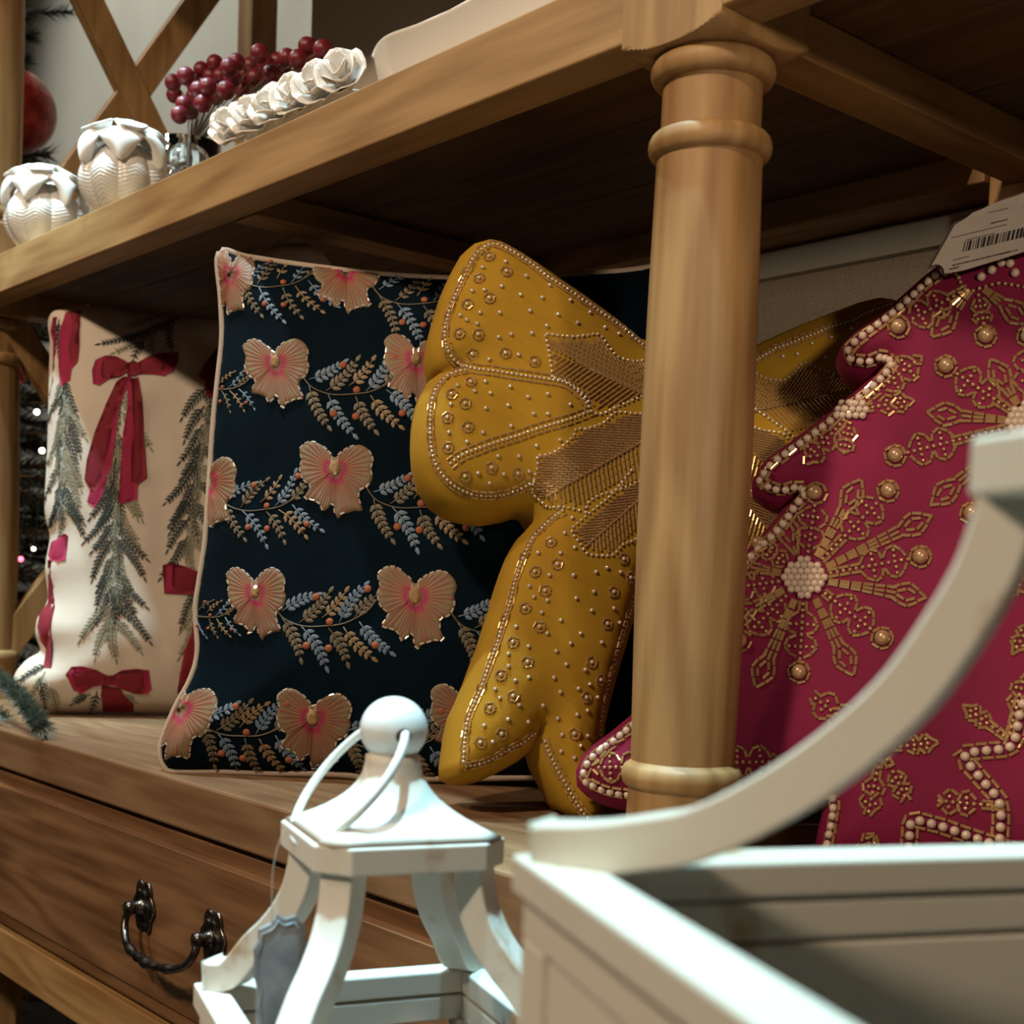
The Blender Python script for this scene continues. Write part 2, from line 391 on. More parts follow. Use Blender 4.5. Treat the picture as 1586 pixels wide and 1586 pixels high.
# ================================================================== CUSHIONS
class Cushion:
    def __init__(s, O, U, tilt):
        s.O = Vector(O); U = Vector(U).normalized(); h = U.cross(Vector((0, 0, 1))).normalized()   # outward horizontal normal
        s.U = U; s.V = (Vector((0, 0, 1))*math.cos(tilt)-h*math.sin(tilt)).normalized(); s.N = U.cross(s.V).normalized()
    def p2uv(s, x, y):
        d = at_plane(x, y, s.O, s.N)-s.O; return (d.dot(s.U), d.dot(s.V))
    def w(s, u, v, n=0): return s.O+s.U*u+s.V*v+s.N*n
    def uvof(s, P): d = P-s.O; return d.dot(s.U), d.dot(s.V)
    def build(s, outline, T, R, rings, backT, grid=.007, amp=.0, power=.5, name='cover'):
        poly = np.array(outline); n = len(poly)
        if sum(poly[i][0]*poly[(i+1) % n][1]-poly[(i+1) % n][0]*poly[i][1] for i in range(n)) < 0: poly = poly[::-1]
        a = poly; b = np.roll(poly, -1, 0)
        def dist(P):
            ab = b-a; ap = P[:, None, :]-a[None]; t = np.clip((ap*ab[None]).sum(2)/((ab**2).sum(1)[None]+1e-12), 0, 1)
            return np.sqrt(((ap-t[..., None]*ab[None])**2).sum(2)).min(1)
        lo, hi = poly.min(0), poly.max(0); g = []
        ny = int((hi[1]-lo[1])/(grid*.866))+1
        for j in range(ny):
            xs = np.arange(lo[0]+(j % 2)*grid/2, hi[0], grid); g.append(np.stack([xs, np.full(len(xs), lo[1]+j*grid*.866)], 1))
        g = np.concatenate(g)
        # inside test
        c = np.zeros(len(g), bool)
        for i in range(n):
            y1, y2, x1, x2 = a[i, 1], b[i, 1], a[i, 0], b[i, 0]
            if y1 == y2: continue
            k = ((y1 > g[:, 1]) != (y2 > g[:, 1])) & (g[:, 0] < (x2-x1)*(g[:, 1]-y1)/(y2-y1)+x1); c ^= k
        g = g[c]; g = g[dist(g) > grid*.45]
        # interior rows close to the rim so the edge rounds well
        pts = np.concatenate([poly, g])
        vs, es, fs, ov, oe, of = delaunay_2d_cdt([Vector(p) for p in pts], [], [list(range(n))], 1, 1e-6)
        vs = np.array([tuple(v) for v in vs]); D = dist(vs)
        bmap = {}
        for k, src in enumerate(ov):
            for q in src:
                if q < n: bmap[q] = k
        s.D = D
        x = np.clip(D/R, 0, 1); hgt = T*np.power(np.clip(1-(1-x)**2, 0, 1), power)
        if amp:
            wr = np.array([noise.noise(Vector((p[0]*22, p[1]*22, 3.1)))+.6*noise.noise(Vector((p[0]*50, p[1]*9, 8.7))) for p in vs])
            hgt = hgt+amp*wr*np.clip(D/.01, 0, 1)
        V = [s.w(p[0], p[1], h) for p, h in zip(vs, hgt)]; F = [tuple(f) for f in fs]
        nf = len(F)
        # front must face +N
        if F:
            f = F[0]; nn = (V[f[1]]-V[f[0]]).cross(V[f[2]]-V[f[0]])
            e = (Vector((*vs[f[1]], 0))-Vector((*vs[f[0]], 0))).cross(Vector((*vs[f[2]], 0))-Vector((*vs[f[0]], 0)))
            if e.z < 0: F = [q[::-1] for q in F]
        loop = [bmap[i] for i in range(n)]
        nrm = []
        for i in range(n):
            t = poly[(i+1) % n]-poly[i-1]; q = np.array([t[1], -t[0]]); nrm.append(q/(np.linalg.norm(q)+1e-9))
        nrm = np.array(nrm)
        for _ in range(3): nrm = (nrm+np.roll(nrm, 1, 0)+np.roll(nrm, -1, 0)); nrm /= (np.linalg.norm(nrm, axis=1)[:, None]+1e-9)
        prev = loop; zlast = 0
        for off, z in rings:
            base = len(V); 
            for i in range(n):
                q = poly[i]+nrm[i]*off; V.append(s.w(q[0], q[1], z))
            cur = list(range(base, base+n))
            for i in range(n):
                j = (i+1) % n; F.append((prev[i], cur[i], cur[j], prev[j]))
            prev = cur; zlast = z
        # back
        remap = {}
        for i in range(n): remap[loop[i]] = prev[i]
        bx = np.clip(D/R, 0, 1); bh = backT*np.power(np.clip(1-(1-bx)**2, 0, 1), power)
        for k in range(len(vs)):
            if k not in remap: remap[k] = len(V); V.append(s.w(vs[k][0], vs[k][1], zlast-bh[k]))
        for f in F[:nf]: F.append(tuple(remap[i] for i in f)[::-1])
        for p in V:
            if p.z < .0012: p.z = .0012
        s.V3, s.F3 = V, F; s.nfront = nf; s.poly = poly; s.loop3 = [V[i] for i in loop]
        fv = V[:len(vs)]
        s.bvh = BVHTree.FromPolygons([tuple(v) for v in V], [tuple(f) for f in F])
        s.bvf = BVHTree.FromPolygons([tuple(v) for v in fv], [tuple(f) for f in F[:nf]])
        return V, F
    def px(s, x, y, front=True):
        d = ray(x, y); b = s.bvf if front else s.bvh
        h = b.ray_cast(CAM, d)
        if h[0] is None: return None
        n = h[1]
        return (h[0], n if n.dot(d) < 0 else -n)
    def uv(s, u, v):
        h = s.bvf.ray_cast(s.w(u, v, .3), -s.N)
        return None if h[0] is None else (h[0], h[1] if h[1].dot(s.N) > 0 else -h[1])
    def mir(s, P, A, ax):
        """mirror a surface point about the in-plane axis through A along ax, back on the surface"""
        u, v = s.uvof(P[0]); d = np.array([u, v])-A; d = 2*ax*d.dot(ax)-d; q = A+d
        return s.uv(q[0], q[1])

# ---- bead building
ICO = None
def icos():
    global ICO
    if ICO is None:
        bm = bmesh.new(); bmesh.ops.create_icosphere(bm, subdivisions=1, radius=1)
        ICO = (np.array([v.co[:] for v in bm.verts]), [tuple(v.index for v in f.verts) for f in bm.faces]); bm.free()
    return ICO
class Beads:
    def __init__(s): s.ball = {}; s.bug = {}
    def add_ball(s, P, r, m='gold', lift=.6): s.ball.setdefault(m, []).append((P[0]+P[1]*(r*lift), r))
    def add_bug(s, P, t, ln, r, m='bugle', lift=.8):
        t = (t-P[1]*t.dot(P[1]))
        if t.length < 1e-9: return
        s.bug.setdefault(m, []).append((P[0]+P[1]*(r*lift), t.normalized(), P[1], ln, r))
    def build(s, parent, prefix=''):
        iv, fi = icos()
        for m, L_ in s.ball.items():
            V = np.concatenate([iv*r+np.array(c[:]) for c, r in L_]); n = len(iv); F = []
            for k in range(len(L_)): F += [tuple(i+k*n for i in f) for f in fi]
            part('round_beads', (V, F), M[m], parent, kind='stuff')
        for m, L_ in s.bug.items():
            V, F = [], []
            for c, t, nn, ln, r in L_:
                b = t.cross(nn); k = len(V)
                for e in (-.5, .5):
                    for q in range(6): a = math.pi/3*q; V.append(c+t*(ln*e)+nn*(r*math.cos(a))+b*(r*math.sin(a)))
                for q in range(6): F.append((k+q, k+(q+1) % 6, k+6+(q+1) % 6, k+6+q))
                F.append(tuple(k+q for q in range(6))[::-1]); F.append(tuple(k+6+q for q in range(6)))
            part('bugle_beads', (V, F), M[m], parent, False, kind='stuff')
def resample(pts, sp):
    """pts: list of (pos, normal); returns (pos, normal, tangent) every sp"""
    pts = [p for p in pts if p]; out = []
    if len(pts) < 2: return out
    acc = sp*.5; 
    for i in range(len(pts)-1):
        a, b = pts[i], pts[i+1]; d = (b[0]-a[0]); ln = d.length
        if ln < 1e-9 or ln > .03: continue
        while acc <= ln:
            t = acc/ln; out.append((a[0]+d*t, (a[1]*(1-t)+b[1]*t).normalized(), d/ln)); acc += sp
        acc -= ln
    return out
def shift(pts, off):
    """offset a surface polyline sideways"""
    pts = [p for p in pts if p]; out = []
    for i, p in enumerate(pts):
        t = (pts[min(i+1, len(pts)-1)][0]-pts[max(i-1, 0)][0])
        if t.length < 1e-9: continue
        out.append((p[0]+p[1].cross(t.normalized())*off, p[1]))
    return out
def balls(B, pts, sp, r, m='gold'):
    for p in resample(pts, sp): B.add_ball(p, r*rnd.uniform(.92, 1.05), m)
def bugles(B, pts, sp, ln, r, m='bugle'):
    for p in resample(pts, sp): B.add_bug(p, p[2]+Vector((rnd.uniform(-.04, .04), rnd.uniform(-.04, .04), rnd.uniform(-.04, .04))), ln, r, m)

# ------------------------------------------------------------------ BOW CUSHION
hn = math.radians(-30)
bow = Cushion((-.145, .047, .004), (-math.sin(hn), math.cos(hn), 0), math.radians(13))
bow.O = bow.O-bow.N*.005
half = [(991, 527), (955, 497), (905, 460), (850, 422), (805, 392), (778, 377), (762, 374), (745, 379), (728, 395), (715, 420), (703, 448), (694, 478), (687, 505), (683, 530), (687, 552), (697, 566), (711, 571),
        (697, 576), (680, 589), (668, 611), (663, 640), (662, 670), (664, 700), (671, 727), (686, 749), (706, 763), (730, 770), (760, 774), (790, 769), (815, 763), (832, 768), (845, 787), (848, 800),
        (838, 817), (825, 832), (814, 852), (804, 878), (795, 905), (787, 935), (777, 965), (768, 995), (757, 1023), (745, 1056), (733, 1085), (722, 1108), (716, 1132), (713, 1155), (709, 1178), (706, 1190), (716, 1193),
        (745, 1188), (772, 1176), (800, 1161), (822, 1143), (838, 1119), (843, 1122), (845, 1150), (853, 1175), (866, 1200), (880, 1228), (895, 1252), (908, 1270), (920, 1272), (924, 1262),
        (923, 1240), (923, 1190), (926, 1150), (930, 1115), (937, 1080), (948, 1040), (960, 1000), (973, 955), (986, 905), (1002, 862)]
A0 = np.array(bow.p2uv(1075, 590)); A1 = np.array(bow.p2uv(1052, 840))
axd = (A0-A1)/np.linalg.norm(A0-A1)
ang = math.radians(3.0); axd = np.array([axd[0]*math.cos(ang)-axd[1]*math.sin(ang), axd[0]*math.sin(ang)+axd[1]*math.cos(ang)])
left = [np.array(bow.p2uv(*p)) for p in [(1062, 556)]+half+[(1040, 838)]]
def mir2(q, A): d = q-A; return A+2*axd*d.dot(axd)-d
right = [mir2(q, A0) for q in left[::-1]]
out = [tuple(q) for q in left+right]
# densify
dens = []
for i in range(len(out)):
    a, b = np.array(out[i]), np.array(out[(i+1) % len(out)]); n = max(1, int(np.linalg.norm(b-a)/.006))
    dens += [tuple(a+(b-a)*k/n) for k in range(n)]
bt = thing('bow_cushion', 'mustard yellow bow-shaped cushion with beaded feather pattern behind the turned post', 'cushion', bow.w(0, 0))
vf = bow.build(dens, .021, .045, [(.004, -.004), (.0075, -.012), (.009, -.026), (.009, -.044), (.006, -.058), (.0, -.066)], .012, grid=.0065, amp=.0011)
bow_cover = part('cover', vf, M['mustard'], bt)
B = Beads()
C8 = lambda p: K(600, 360, 3.4476, p)
C9 = lambda p: K(640, 760, 2.937, p)
def both(pts):
    out = [pts]; q = [bow.mir(p, A0, axd) if p else None for p in pts]; out.append(q); return out
def bp(pxs, n=6): return [bow.px(x, y) for x, y in smooth_path(pxs, n)]
triple = [C8([(405, 712), (350, 668), (320, 600), (312, 530), (330, 440), (355, 370), (400, 270), (440, 180), (490, 105), (560, 66), (620, 82), (700, 126), (780, 180), (850, 236), (950, 298), (1050, 368), (1150, 438), (1250, 508), (1350, 592), (1420, 640)]),
          C8([(405, 712), (470, 730), (560, 740), (660, 755), (760, 770), (860, 785), (940, 800), (1000, 835), (1050, 890), (1085, 950)]),
          C8([(430, 735), (350, 757), (292, 802), (252, 870), (236, 960), (234, 1060), (240, 1150), (264, 1240), (312, 1308), (372, 1358), (450, 1393), (540, 1403), (630, 1393), (720, 1360), (790, 1325)]),
          C8([(330, 1240), (400, 1190), (500, 1150), (600, 1115), (700, 1085), (800, 1050), (900, 1020), (1000, 990), (1085, 955)]),
          C9([(690, 85), (632, 130), (592, 170), (552, 212), (522, 268), (492, 342), (464, 430), (442, 520), (413, 602), (388, 690), (358, 772), (323, 872), (289, 952), (259, 1022), (244, 1090), (238, 1150), (232, 1248)]),
          C9([(232, 1248), (300, 1238), (370, 1208), (430, 1173), (490, 1143), (540, 1108), (590, 1070)]),
          C9([(590, 1070), (602, 1130), (622, 1190), (662, 1270), (702, 1340), (742, 1410), (782, 1470), (812, 1498)]),
          C9([(1040, 360), (1000, 490), (960, 610), (925, 730), (893, 845), (868, 950), (852, 1050), (842, 1130), (838, 1230), (836, 1350), (834, 1480)])]
for t in triple:
    for q in both(bp(t)):
        balls(B, q, .0037, .00155, 'silver')
        for off in (-.0040, .0040): bugles(B, shift(q, off), .0066, .0052, .00085)
single = [C8([(840, 540), (920, 552), (1000, 558), (1060, 552), (1130, 548), (1180, 610), (1240, 670), (1340, 690), (1420, 660)]), C8([(840, 540), (862, 640), (880, 770)]),
          C8([(880, 775), (960, 800), (1030, 850), (1075, 910), (1090, 960), (1150, 968), (1230, 930), (1340, 885), (1420, 850)]),
          C8([(800, 1190), (860, 1185), (920, 1155), (990, 1092), (1010, 1050), (1060, 1050), (1150, 1020), (1200, 975), (1240, 960), (1340, 970), (1420, 960)]),
          C8([(800, 1190), (800, 1250), (780, 1330), (770, 1400), (760, 1450), (790, 1475), (900, 1466), (970, 1472), (1040, 1490)]),
          C8([(1060, 1510), (1070, 1450), (1120, 1410), (1180, 1390), (1250, 1370), (1310, 1345), (1400, 1300)]),
          C9([(1000, -100), (900, 20), (820, 88), (760, 140), (722, 182), (760, 242), (790, 286), (850, 296), (910, 290), (950, 246), (1000, 226), (1060, 190)])]
for t in single:
    for q in both(bp(t)): balls(B, q, .0042, .0015, 'silver')
# feathers: rows of bugles to each side of a spine
def feather(spine, poly_px, direction_a, direction_b, pitch=7.5):
    """hatch a polygon: rows of bugles, two directions split by the spine"""
    poly = np.array(poly_px); s0, s1 = np.array(spine[0]), np.array(spine[1]); sd = (s1-s0)/np.linalg.norm(s1-s0); sn = np.array([-sd[1], sd[0]])
    def inside(p):
        c = False
        for i in range(len(poly)):
            a, b = poly[i], poly[(i+1) % len(poly)]
            if (a[1] > p[1]) != (b[1] > p[1]) and p[0] < (b[0]-a[0])*(p[1]-a[1])/(b[1]-a[1])+a[0]: c = not c
        return c
    for sgn, dr in ((1, direction_a), (-1, direction_b)):
        dr = np.array(dr, float); dr /= np.linalg.norm(dr)
        for k in np.arange(-30, 60):
            base = s0+sd*k*pitch; row = []
            for j in range(0, 30):
                p = base+dr*(j*5+2)
                if inside(p): row.append(bow.px(p[0], p[1]))
                elif row: break
            if len(row) > 1:
                for q in both(row): bugles(B, q, .0062, .0056, .00095)
    sp = [bow.px(*(s0+sd*t)) for t in np.arange(0, np.linalg.norm(s1-s0), 5)]
    for q in both(sp): bugles(B, q, .0060, .0055, .0011)
f1 = C8([(850, 555), (1000, 570), (1130, 560), (1190, 630), (1260, 685), (1420, 690), (1420, 850), (1230, 920), (1110, 950), (1050, 850), (980, 800), (890, 765)])
feather(C8([(1000, 690), (1430, 900)]), f1, (-1, .72), (-.55, -1))
f2 = C8([(812, 1200), (930, 1165), (1010, 1070), (1160, 1030), (1250, 975), (1420, 965), (1420, 1290), (1250, 1360), (1120, 1400), (1045, 1480), (900, 1455), (780, 1440), (790, 1330)])
feather(C8([(850, 1410), (1430, 1080)]), f2, (.15, 1), (-1, -.05))
f3 = C9([(735, 185), (770, 150), (900, 30), (1060, -60), (1060, 180), (950, 235), (905, 280), (850, 286), (795, 276), (765, 235)])
feather(C9([(780, 260), (1050, 20)]), f3, (.1, 1), (-1, .12))
flowers = C8([(545, 130), (490, 245), (428, 385), (635, 210), (545, 352), (385, 540), (485, 545), (455, 650), (630, 645), (785, 690), (445, 800), (345, 865), (415, 915), (322, 990), (430, 1040), (325, 1150), (555, 1255), (415, 1300), (695, 1285)]) + \
    C9([(625, 235), (655, 335), (555, 370), (600, 455), (510, 535), (575, 620), (455, 690), (520, 780), (400, 840), (455, 935), (350, 990), (400, 1105), (305, 1145), (910, 460), (880, 605), (810, 780), (850, 860), (785, 940), (735, 1105), (955, 310), (985, 395)])
dots = C8([(630, 160), (510, 190), (740, 235), (610, 290), (455, 315), (520, 310), (710, 335), (825, 350), (865, 285), (392, 445), (425, 470), (495, 430), (600, 430), (760, 420), (910, 440), (975, 365), (1080, 430), (1015, 485), (850, 500), (480, 490), (595, 560), (660, 545), (770, 540), (1160, 510), (1235, 545), (700, 655), (545, 680), (375, 820), (525, 800), (465, 850), (550, 860), (655, 825), (750, 880), (855, 865), (975, 920), (340, 920), (525, 940), (645, 925), (780, 970), (855, 970), (330, 1070), (510, 1070), (660, 1035), (425, 1120), (795, 1140), (920, 1110), (590, 1195), (700, 1195), (485, 1285), (620, 1290), (755, 1275), (545, 1335)]) + \
    C9([(690, 195), (735, 260), (725, 125), (670, 285), (570, 285), (730, 385), (620, 385), (830, 370), (880, 350), (940, 370), (530, 435), (550, 485), (610, 500), (740, 490), (820, 460), (585, 555), (910, 535), (810, 545), (670, 590), (935, 600), (470, 620), (610, 650), (760, 650), (715, 695), (650, 730), (525, 710), (855, 690), (435, 745), (695, 790), (435, 800), (780, 815), (465, 865), (525, 850), (640, 850), (375, 905), (395, 945), (800, 880), (750, 900), (670, 915), (835, 940), (480, 975), (590, 975), (790, 1000), (745, 1020), (660, 1035), (430, 1040), (520, 1050), (325, 1070), (360, 1140), (680, 1110), (790, 1115), (760, 1160), (675, 1185), (735, 1215)])
for x, y in dots:
    for q in both([bow.px(x, y)]):
        if q[0]: B.add_ball(q[0], .0019, 'silver')
for x, y in flowers:
    for q in both([bow.px(x, y)]):
        if not q[0]: continue
        P, n = q[0]; B.add_ball(q[0], .0019, 'silver'); e1 = n.orthogonal().normalized(); e2 = n.cross(e1); a0 = rnd.random()*6
        for k in range(5):
            a = a0+k*2*math.pi/5; d = e1*math.cos(a)+e2*math.sin(a); t = -e1*math.sin(a)+e2*math.cos(a)
            B.add_bug((P+d*.0040, n), t, .0044, .0008)
B.build(bt)

# ------------------------------------------------------------------ TREE CUSHION
tr = Cushion((-.102, .019, .02), (.87, .5, 0), math.radians(12))
tl = [(1560, 330), (1510, 372), (1470, 404), (1435, 431), (1383, 477), (1356, 498), (1330, 516), (1314, 531), (1307, 546), (1316, 561), (1344, 567), (1368, 560), (1374, 562), (1362, 580), (1332, 607), (1302, 631), (1265, 661), (1232, 685), (1193, 713), (1175, 738), (1174, 751), (1192, 761), (1213, 766), (1238, 760), (1242, 763), (1229, 777), (1213, 801),
      (1189, 829), (1149, 869), (1110, 922), (1075, 985), (1038, 1050), (1005, 1092), (976, 1119), (947, 1143), (923, 1160), (907, 1176), (899, 1193), (900, 1210), (911, 1220), (928, 1228), (945, 1233), (964, 1236), (1010, 1239), (1070, 1239), (1133, 1236), (1176, 1234), (1240, 1236), (1284, 1240), (1284, 1262), (1277, 1300), (1272, 1330), (1270, 1345)]
TL = [np.array(tr.p2uv(*p)) for p in tl]
au = tr.p2uv(1592, 700)[0]
out = TL+[np.array([2*au-q[0], q[1]]) for q in TL[::-1]]
out[:] = [np.array([q[0], max(q[1], -.018)]) for q in out]
dens = []
for i in range(len(out)):
    a, b = np.array(out[i]), np.array(out[(i+1) % len(out)]); n = max(1, int(np.linalg.norm(b-a)/.006))
    dens += [tuple(a+(b-a)*k/n) for k in range(n)]
tt = thing('tree_cushion', 'magenta pink Christmas-tree-shaped cushion embroidered with gold bead snowflakes', 'cushion', tr.w(.1, 0))
vf = tr.build(dens, .020, .05, [(.004, -.004), (.007, -.012), (.008, -.025), (.006, -.040), (0, -.052)], .010, grid=.0065, amp=.0013)
part('cover', vf, M['magenta'], tt)
B = Beads(); pearls = []
def tp(pxs, n=6): return [tr.px(x, y) for x, y in smooth_path(pxs, n)]
def pearl_line(path, sp=.0064, r=.0029, edge=True, m='pearl'):
    for p in resample(path, sp): pearls.append((p[0]+p[1]*r*.6, r, m))
    if edge:
        for off in (-.0048, .0048): bugles(B, shift(path, off), .0082, .0068, .0011)
inset = [(x, y) for x, y in tl]
def inward(pts, d):
    o = []
    for i in range(len(pts)):
        a = np.array(pts[max(i-1, 0)], float); b = np.array(pts[min(i+1, len(pts)-1)], float); t = b-a; t /= np.linalg.norm(t)+1e-9
        o.append((pts[i][0]+t[1]*d*1.0, pts[i][1]-t[0]*d*1.0))
    return o
rim = inward(tl[1:], 9)
pearl_line([tr.px(x, y) for x, y in smooth_path(rim, 4)])
def seg(a, b, t): return (a[0]+(b[0]-a[0])*t, a[1]+(b[1]-a[1])*t)
def ring_px(c, rx, ry, n, ang=0): return [(c[0]+rx*math.cos(ang+2*math.pi*k/n)*1.0, c[1]+ry*math.sin(ang+2*math.pi*k/n)) for k in range(n+1)]
def arm(c, e, kind, r0=26):
    c = np.array(c, float); e = np.array(e, float); d = e-c; ln = np.linalg.norm(d)
    if ln < 5: return
    d /= ln; s = np.array([-d[1], d[0]])
    def q(t, o): p = c+d*t+s*o; return (p[0], p[1])
    if kind == 'diamond':
        body = ln-48 if ln > 90 else ln*.55
        for o0, o1 in ((-5, -9), (5, 9), (0, 0)):
            bugles(B, tp([q(r0, o0*.6), q((r0+body)/2, o0), q(body, o1*.9)], 8), .0078, .0066, .00115)
        for sg in (1, -1):
            bugles(B, tp([q(body-4, 6*sg), q((body+ln)/2, 17*sg), q(ln, 3*sg)], 8), .0070, .0062, .00115)
            bugles(B, tp([q(body+6, 2*sg), q((body+ln)/2, 8*sg), q(ln-10, 2*sg)], 8), .0070, .0058, .0011)
    else:
        end = ln-15 if kind == 'pearl' else ln
        balls(B, tp([q(r0, 0), q(ln*.5, 0), q(end-4, 0)], 10), .0043, .00165)
        g = min(1.0, max(.55, ln/150))
        b0 = max(r0, end-82*g)
        for sg in (1, -1):
            if b0 > r0+16: bugles(B, tp([q(r0, 5*sg), q(b0, 6*sg)], 8), .0076, .0068, .00115)
            o = [q(b0, 6*sg), q(b0+8*g, 17*g*sg), q(b0+20*g, 24*g*sg), q(b0+31*g, 19*g*sg), q(b0+36*g, 8*g*sg), q(b0+44*g, 20*g*sg), q(b0+56*g, 24*g*sg), q(b0+66*g, 16*g*sg), q(b0+72*g, 6*g*sg)]
            if kind != 'pearl': o += [q(end-4, 9*g*sg), q(end+3, 1*sg)]
            bugles(B, tp(o, 5), .0058, .0052, .0011)
            for t0 in (20, 55):
                balls(B, tp([q(b0+t0*g, 4*g*sg), q(b0+t0*g, 19*g*sg)], 8), .0042, .0016)
        P = tr.px(*q(ln-2, 0))
        if kind == 'pearl' and P:
            pearls.append((P[0]+P[1]*.003, .0052, 'goldpearl'))
            bugles(B, tp(ring_px(q(ln-2, 0), 16, 16, 8), 2), .0062, .0055, .0011)
def centre(c, rx, ry, n=5):
    for j in range(-n, n+1):
        for i in range(-n, n+1):
            x = (i+.5*(j % 2))*10.2; y = j*9.2
            if (x/rx)**2+(y/ry)**2 < 1:
                P = tr.px(c[0]+x, c[1]+y)
                if P: pearls.append((P[0]+P[1]*.0022, .0026, 'pearl'))
C11 = lambda x, y: (1100+x/3.263, 700+y/3.263)
C10 = lambda x, y: (1120+x/3.305, 280+y/3.305)
C12 = lambda x, y: (860+x/2.185, 1000+y/2.185)
ca = C11(478, 637)
for e in [(540, 205), (905, 195), (1070, 530), (875, 945), (450, 1120), (255, 470), (40, 700), (150, 960)]: arm(ca, C11(*e), 'pearl', 36)
for e in [(760, 150), (1105, 330), (1075, 735), (720, 1120), (235, 1180), (370, 330), (60, 560), (80, 870)]: arm(ca, C11(*e), 'diamond', 36)
centre(ca, 36, 28)
cb = (1592, 655)
for e in [(1464, 567), (1385, 707), (1503, 797), (1592, 520), (1592, 800), (1740, 560), (1740, 750)]: arm(cb, e, 'pearl', 30)
for e in [(1440, 640), (1535, 560), (1445, 780)]: arm(cb, e, 'diamond', 30)
centre(cb, 34, 28)
cc = (1322, 637)
for e in [(1425, 556), (1412, 622), (1306, 706), (1248, 716)]: arm(cc, e, 'clover', 16)
centre(cc, 22, 15)
cdn = (1512, 440)
for e in [(1391, 508), (1527, 524)]: arm(cdn, e, 'pearl', 14)
for e in [(1446, 520), (1592, 500)]: arm(cdn, e, 'diamond', 14)
balls(B, tp([(1460, 428), (1480, 424), (1490, 445), (1492, 456), (1520, 447), (1550, 440), (1600, 448)], 8), .0042, .0017)
pearl_line(tp([(1512, 436), (1545, 415), (1560, 405), (1578, 436)], 8), .008, .0030, False)
ce = (1366, 1160)
for e in [(1258, 1078), (1366, 1062), (1345, 1262), (1405, 1240), (1450, 1150), (1290, 1200)]: arm(ce, e, 'clover', 14)
cf = (1056, 1184)
for e in [(922, 1190), (1204, 1178)]: arm(cf, e, 'clover', 14)
for c_, e in [((1562, 1145), (1495, 1095)), ((1562, 1250), (1450, 1240)), ((1562, 1145), (1586, 1050)), ((1330, 1330), (1352, 1296)), ((1600, 1190), (1640, 1210)), ((1540, 920), (1600, 900)), ((1600, 960), (1570, 1010))]: arm(c_, e, 'clover', 4)
star = K(860, 1000, 2.185, [(1586, 180), (1570, 240), (1545, 340), (1470, 355), (1385, 372), (1440, 450), (1495, 515), (1508, 570), (1505, 640), (1500, 700)])
pearl_line(tp(star, 3), .0074, .0031)
pearl_line(tp(K(860, 1000, 2.185, [(1195, 720), (1200, 640), (1212, 592), (1290, 605), (1380, 635), (1480, 668), (1590, 700)]), 5), .0074, .0031)
B.build(tt)
pm = {}
for P, r, m in pearls:
    if m not in pm:
        me = mesh('pearl', *sphere((0, 0, 0), 1, 14, 9)); me.materials.append(M[m]); pm[m] = me
# nearest 300 pearls are parts of their own
pearls.sort(key=lambda q: -q[1]/(q[0]-CAM).length)
vis = [q for q in pearls if (lambda d: 0 < CX+FPX*d.dot(RT)/d.dot(FW) < 1590)(q[0]-CAM)]; hid = [q for q in pearls if q not in vis]
for P, r, m in vis[:300]: part('pearl', pm[m], M[m], tt, M=Matrix.Translation(P) @ Matrix.Scale(r, 4))
rest = vis[300:]+hid
if rest: part('small_pearls', join(*[sphere(P, r, 8, 6) for P, r, m in rest]), M['pearl'], tt, kind='stuff')
# price tag
tagO = tr.w(*tr.p2uv(1500, 400), .034)
tN = (tr.N*.9-tr.U*.12+Vector((0, 0, -.10))).normalized()
def slab(pxs, O, Nn, th, smooth=False):
    f = [at_plane(x, y, O, Nn) for x, y in pxs]; n = len(f); V = f+[p-Nn*th for p in f]
    a = (f[1]-f[0]).cross(f[2]-f[1])
    F = [tuple(range(n)), tuple(range(n, 2*n))[::-1]]+[(i, n+i, n+(i+1) % n, (i+1) % n) for i in range(n)]
    area = Vector((0, 0, 0))
    for i in range(n): area += f[i].cross(f[(i+1) % n])
    if area.dot(Nn) < 0: F = [q[::-1] for q in F]
    return V, F
tg = thing('price_tag', 'white cardboard price tag with barcode above the magenta tree cushion', 'tag', at_plane(1520, 405, tagO, tN))
C6 = lambda p: K(1380, 260, 7.7, p)
shape = C6([(480, 1165), (760, 680), (880, 610), (980, 530), (1090, 490), (1180, 440), (1340, 380), (1500, 330), (1620, 285), (1900, 190), (1900, 900), (1586, 1000), (1300, 1090), (1000, 1180), (850, 1225), (640, 1260), (620, 1190), (590, 1160), (540, 1150)])
part('card', slab(shape, tagO, tN, .0006), M['card'], tg, False)
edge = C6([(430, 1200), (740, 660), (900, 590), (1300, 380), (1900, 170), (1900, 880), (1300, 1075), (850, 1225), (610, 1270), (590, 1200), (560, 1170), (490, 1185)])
part('backing_card', slab(edge, tagO-tN*.002, tN, .0006), mat('dark_backing_card', (0.13, 0.08, 0.09), 0.8), tg, False)  # second card set behind the tag, dark in colour
ink = []
inkO = tagO+tN*.0003
def q4(x, y, w_, h_, dx, dy):   # small ink quad in tag crop coordinates, sheared along print direction
    return slab(C6([(x, y), (x+w_*dx[0], y+w_*dx[1]), (x+w_*dx[0]+h_*dy[0], y+w_*dx[1]+h_*dy[1]), (x+h_*dy[0], y+h_*dy[1])]), inkO, tN, .0002)
DX, DY = (.972, -.235), (-.22, .975)
r2 = random.Random(3); x = 0
while x < 860:
    w_ = r2.choice([8, 12, 22, 30]); ink.append(q4(880+x*DX[0], 880+x*DX[1], w_, 125, DX, DY)); x += w_+r2.choice([9, 14, 24])
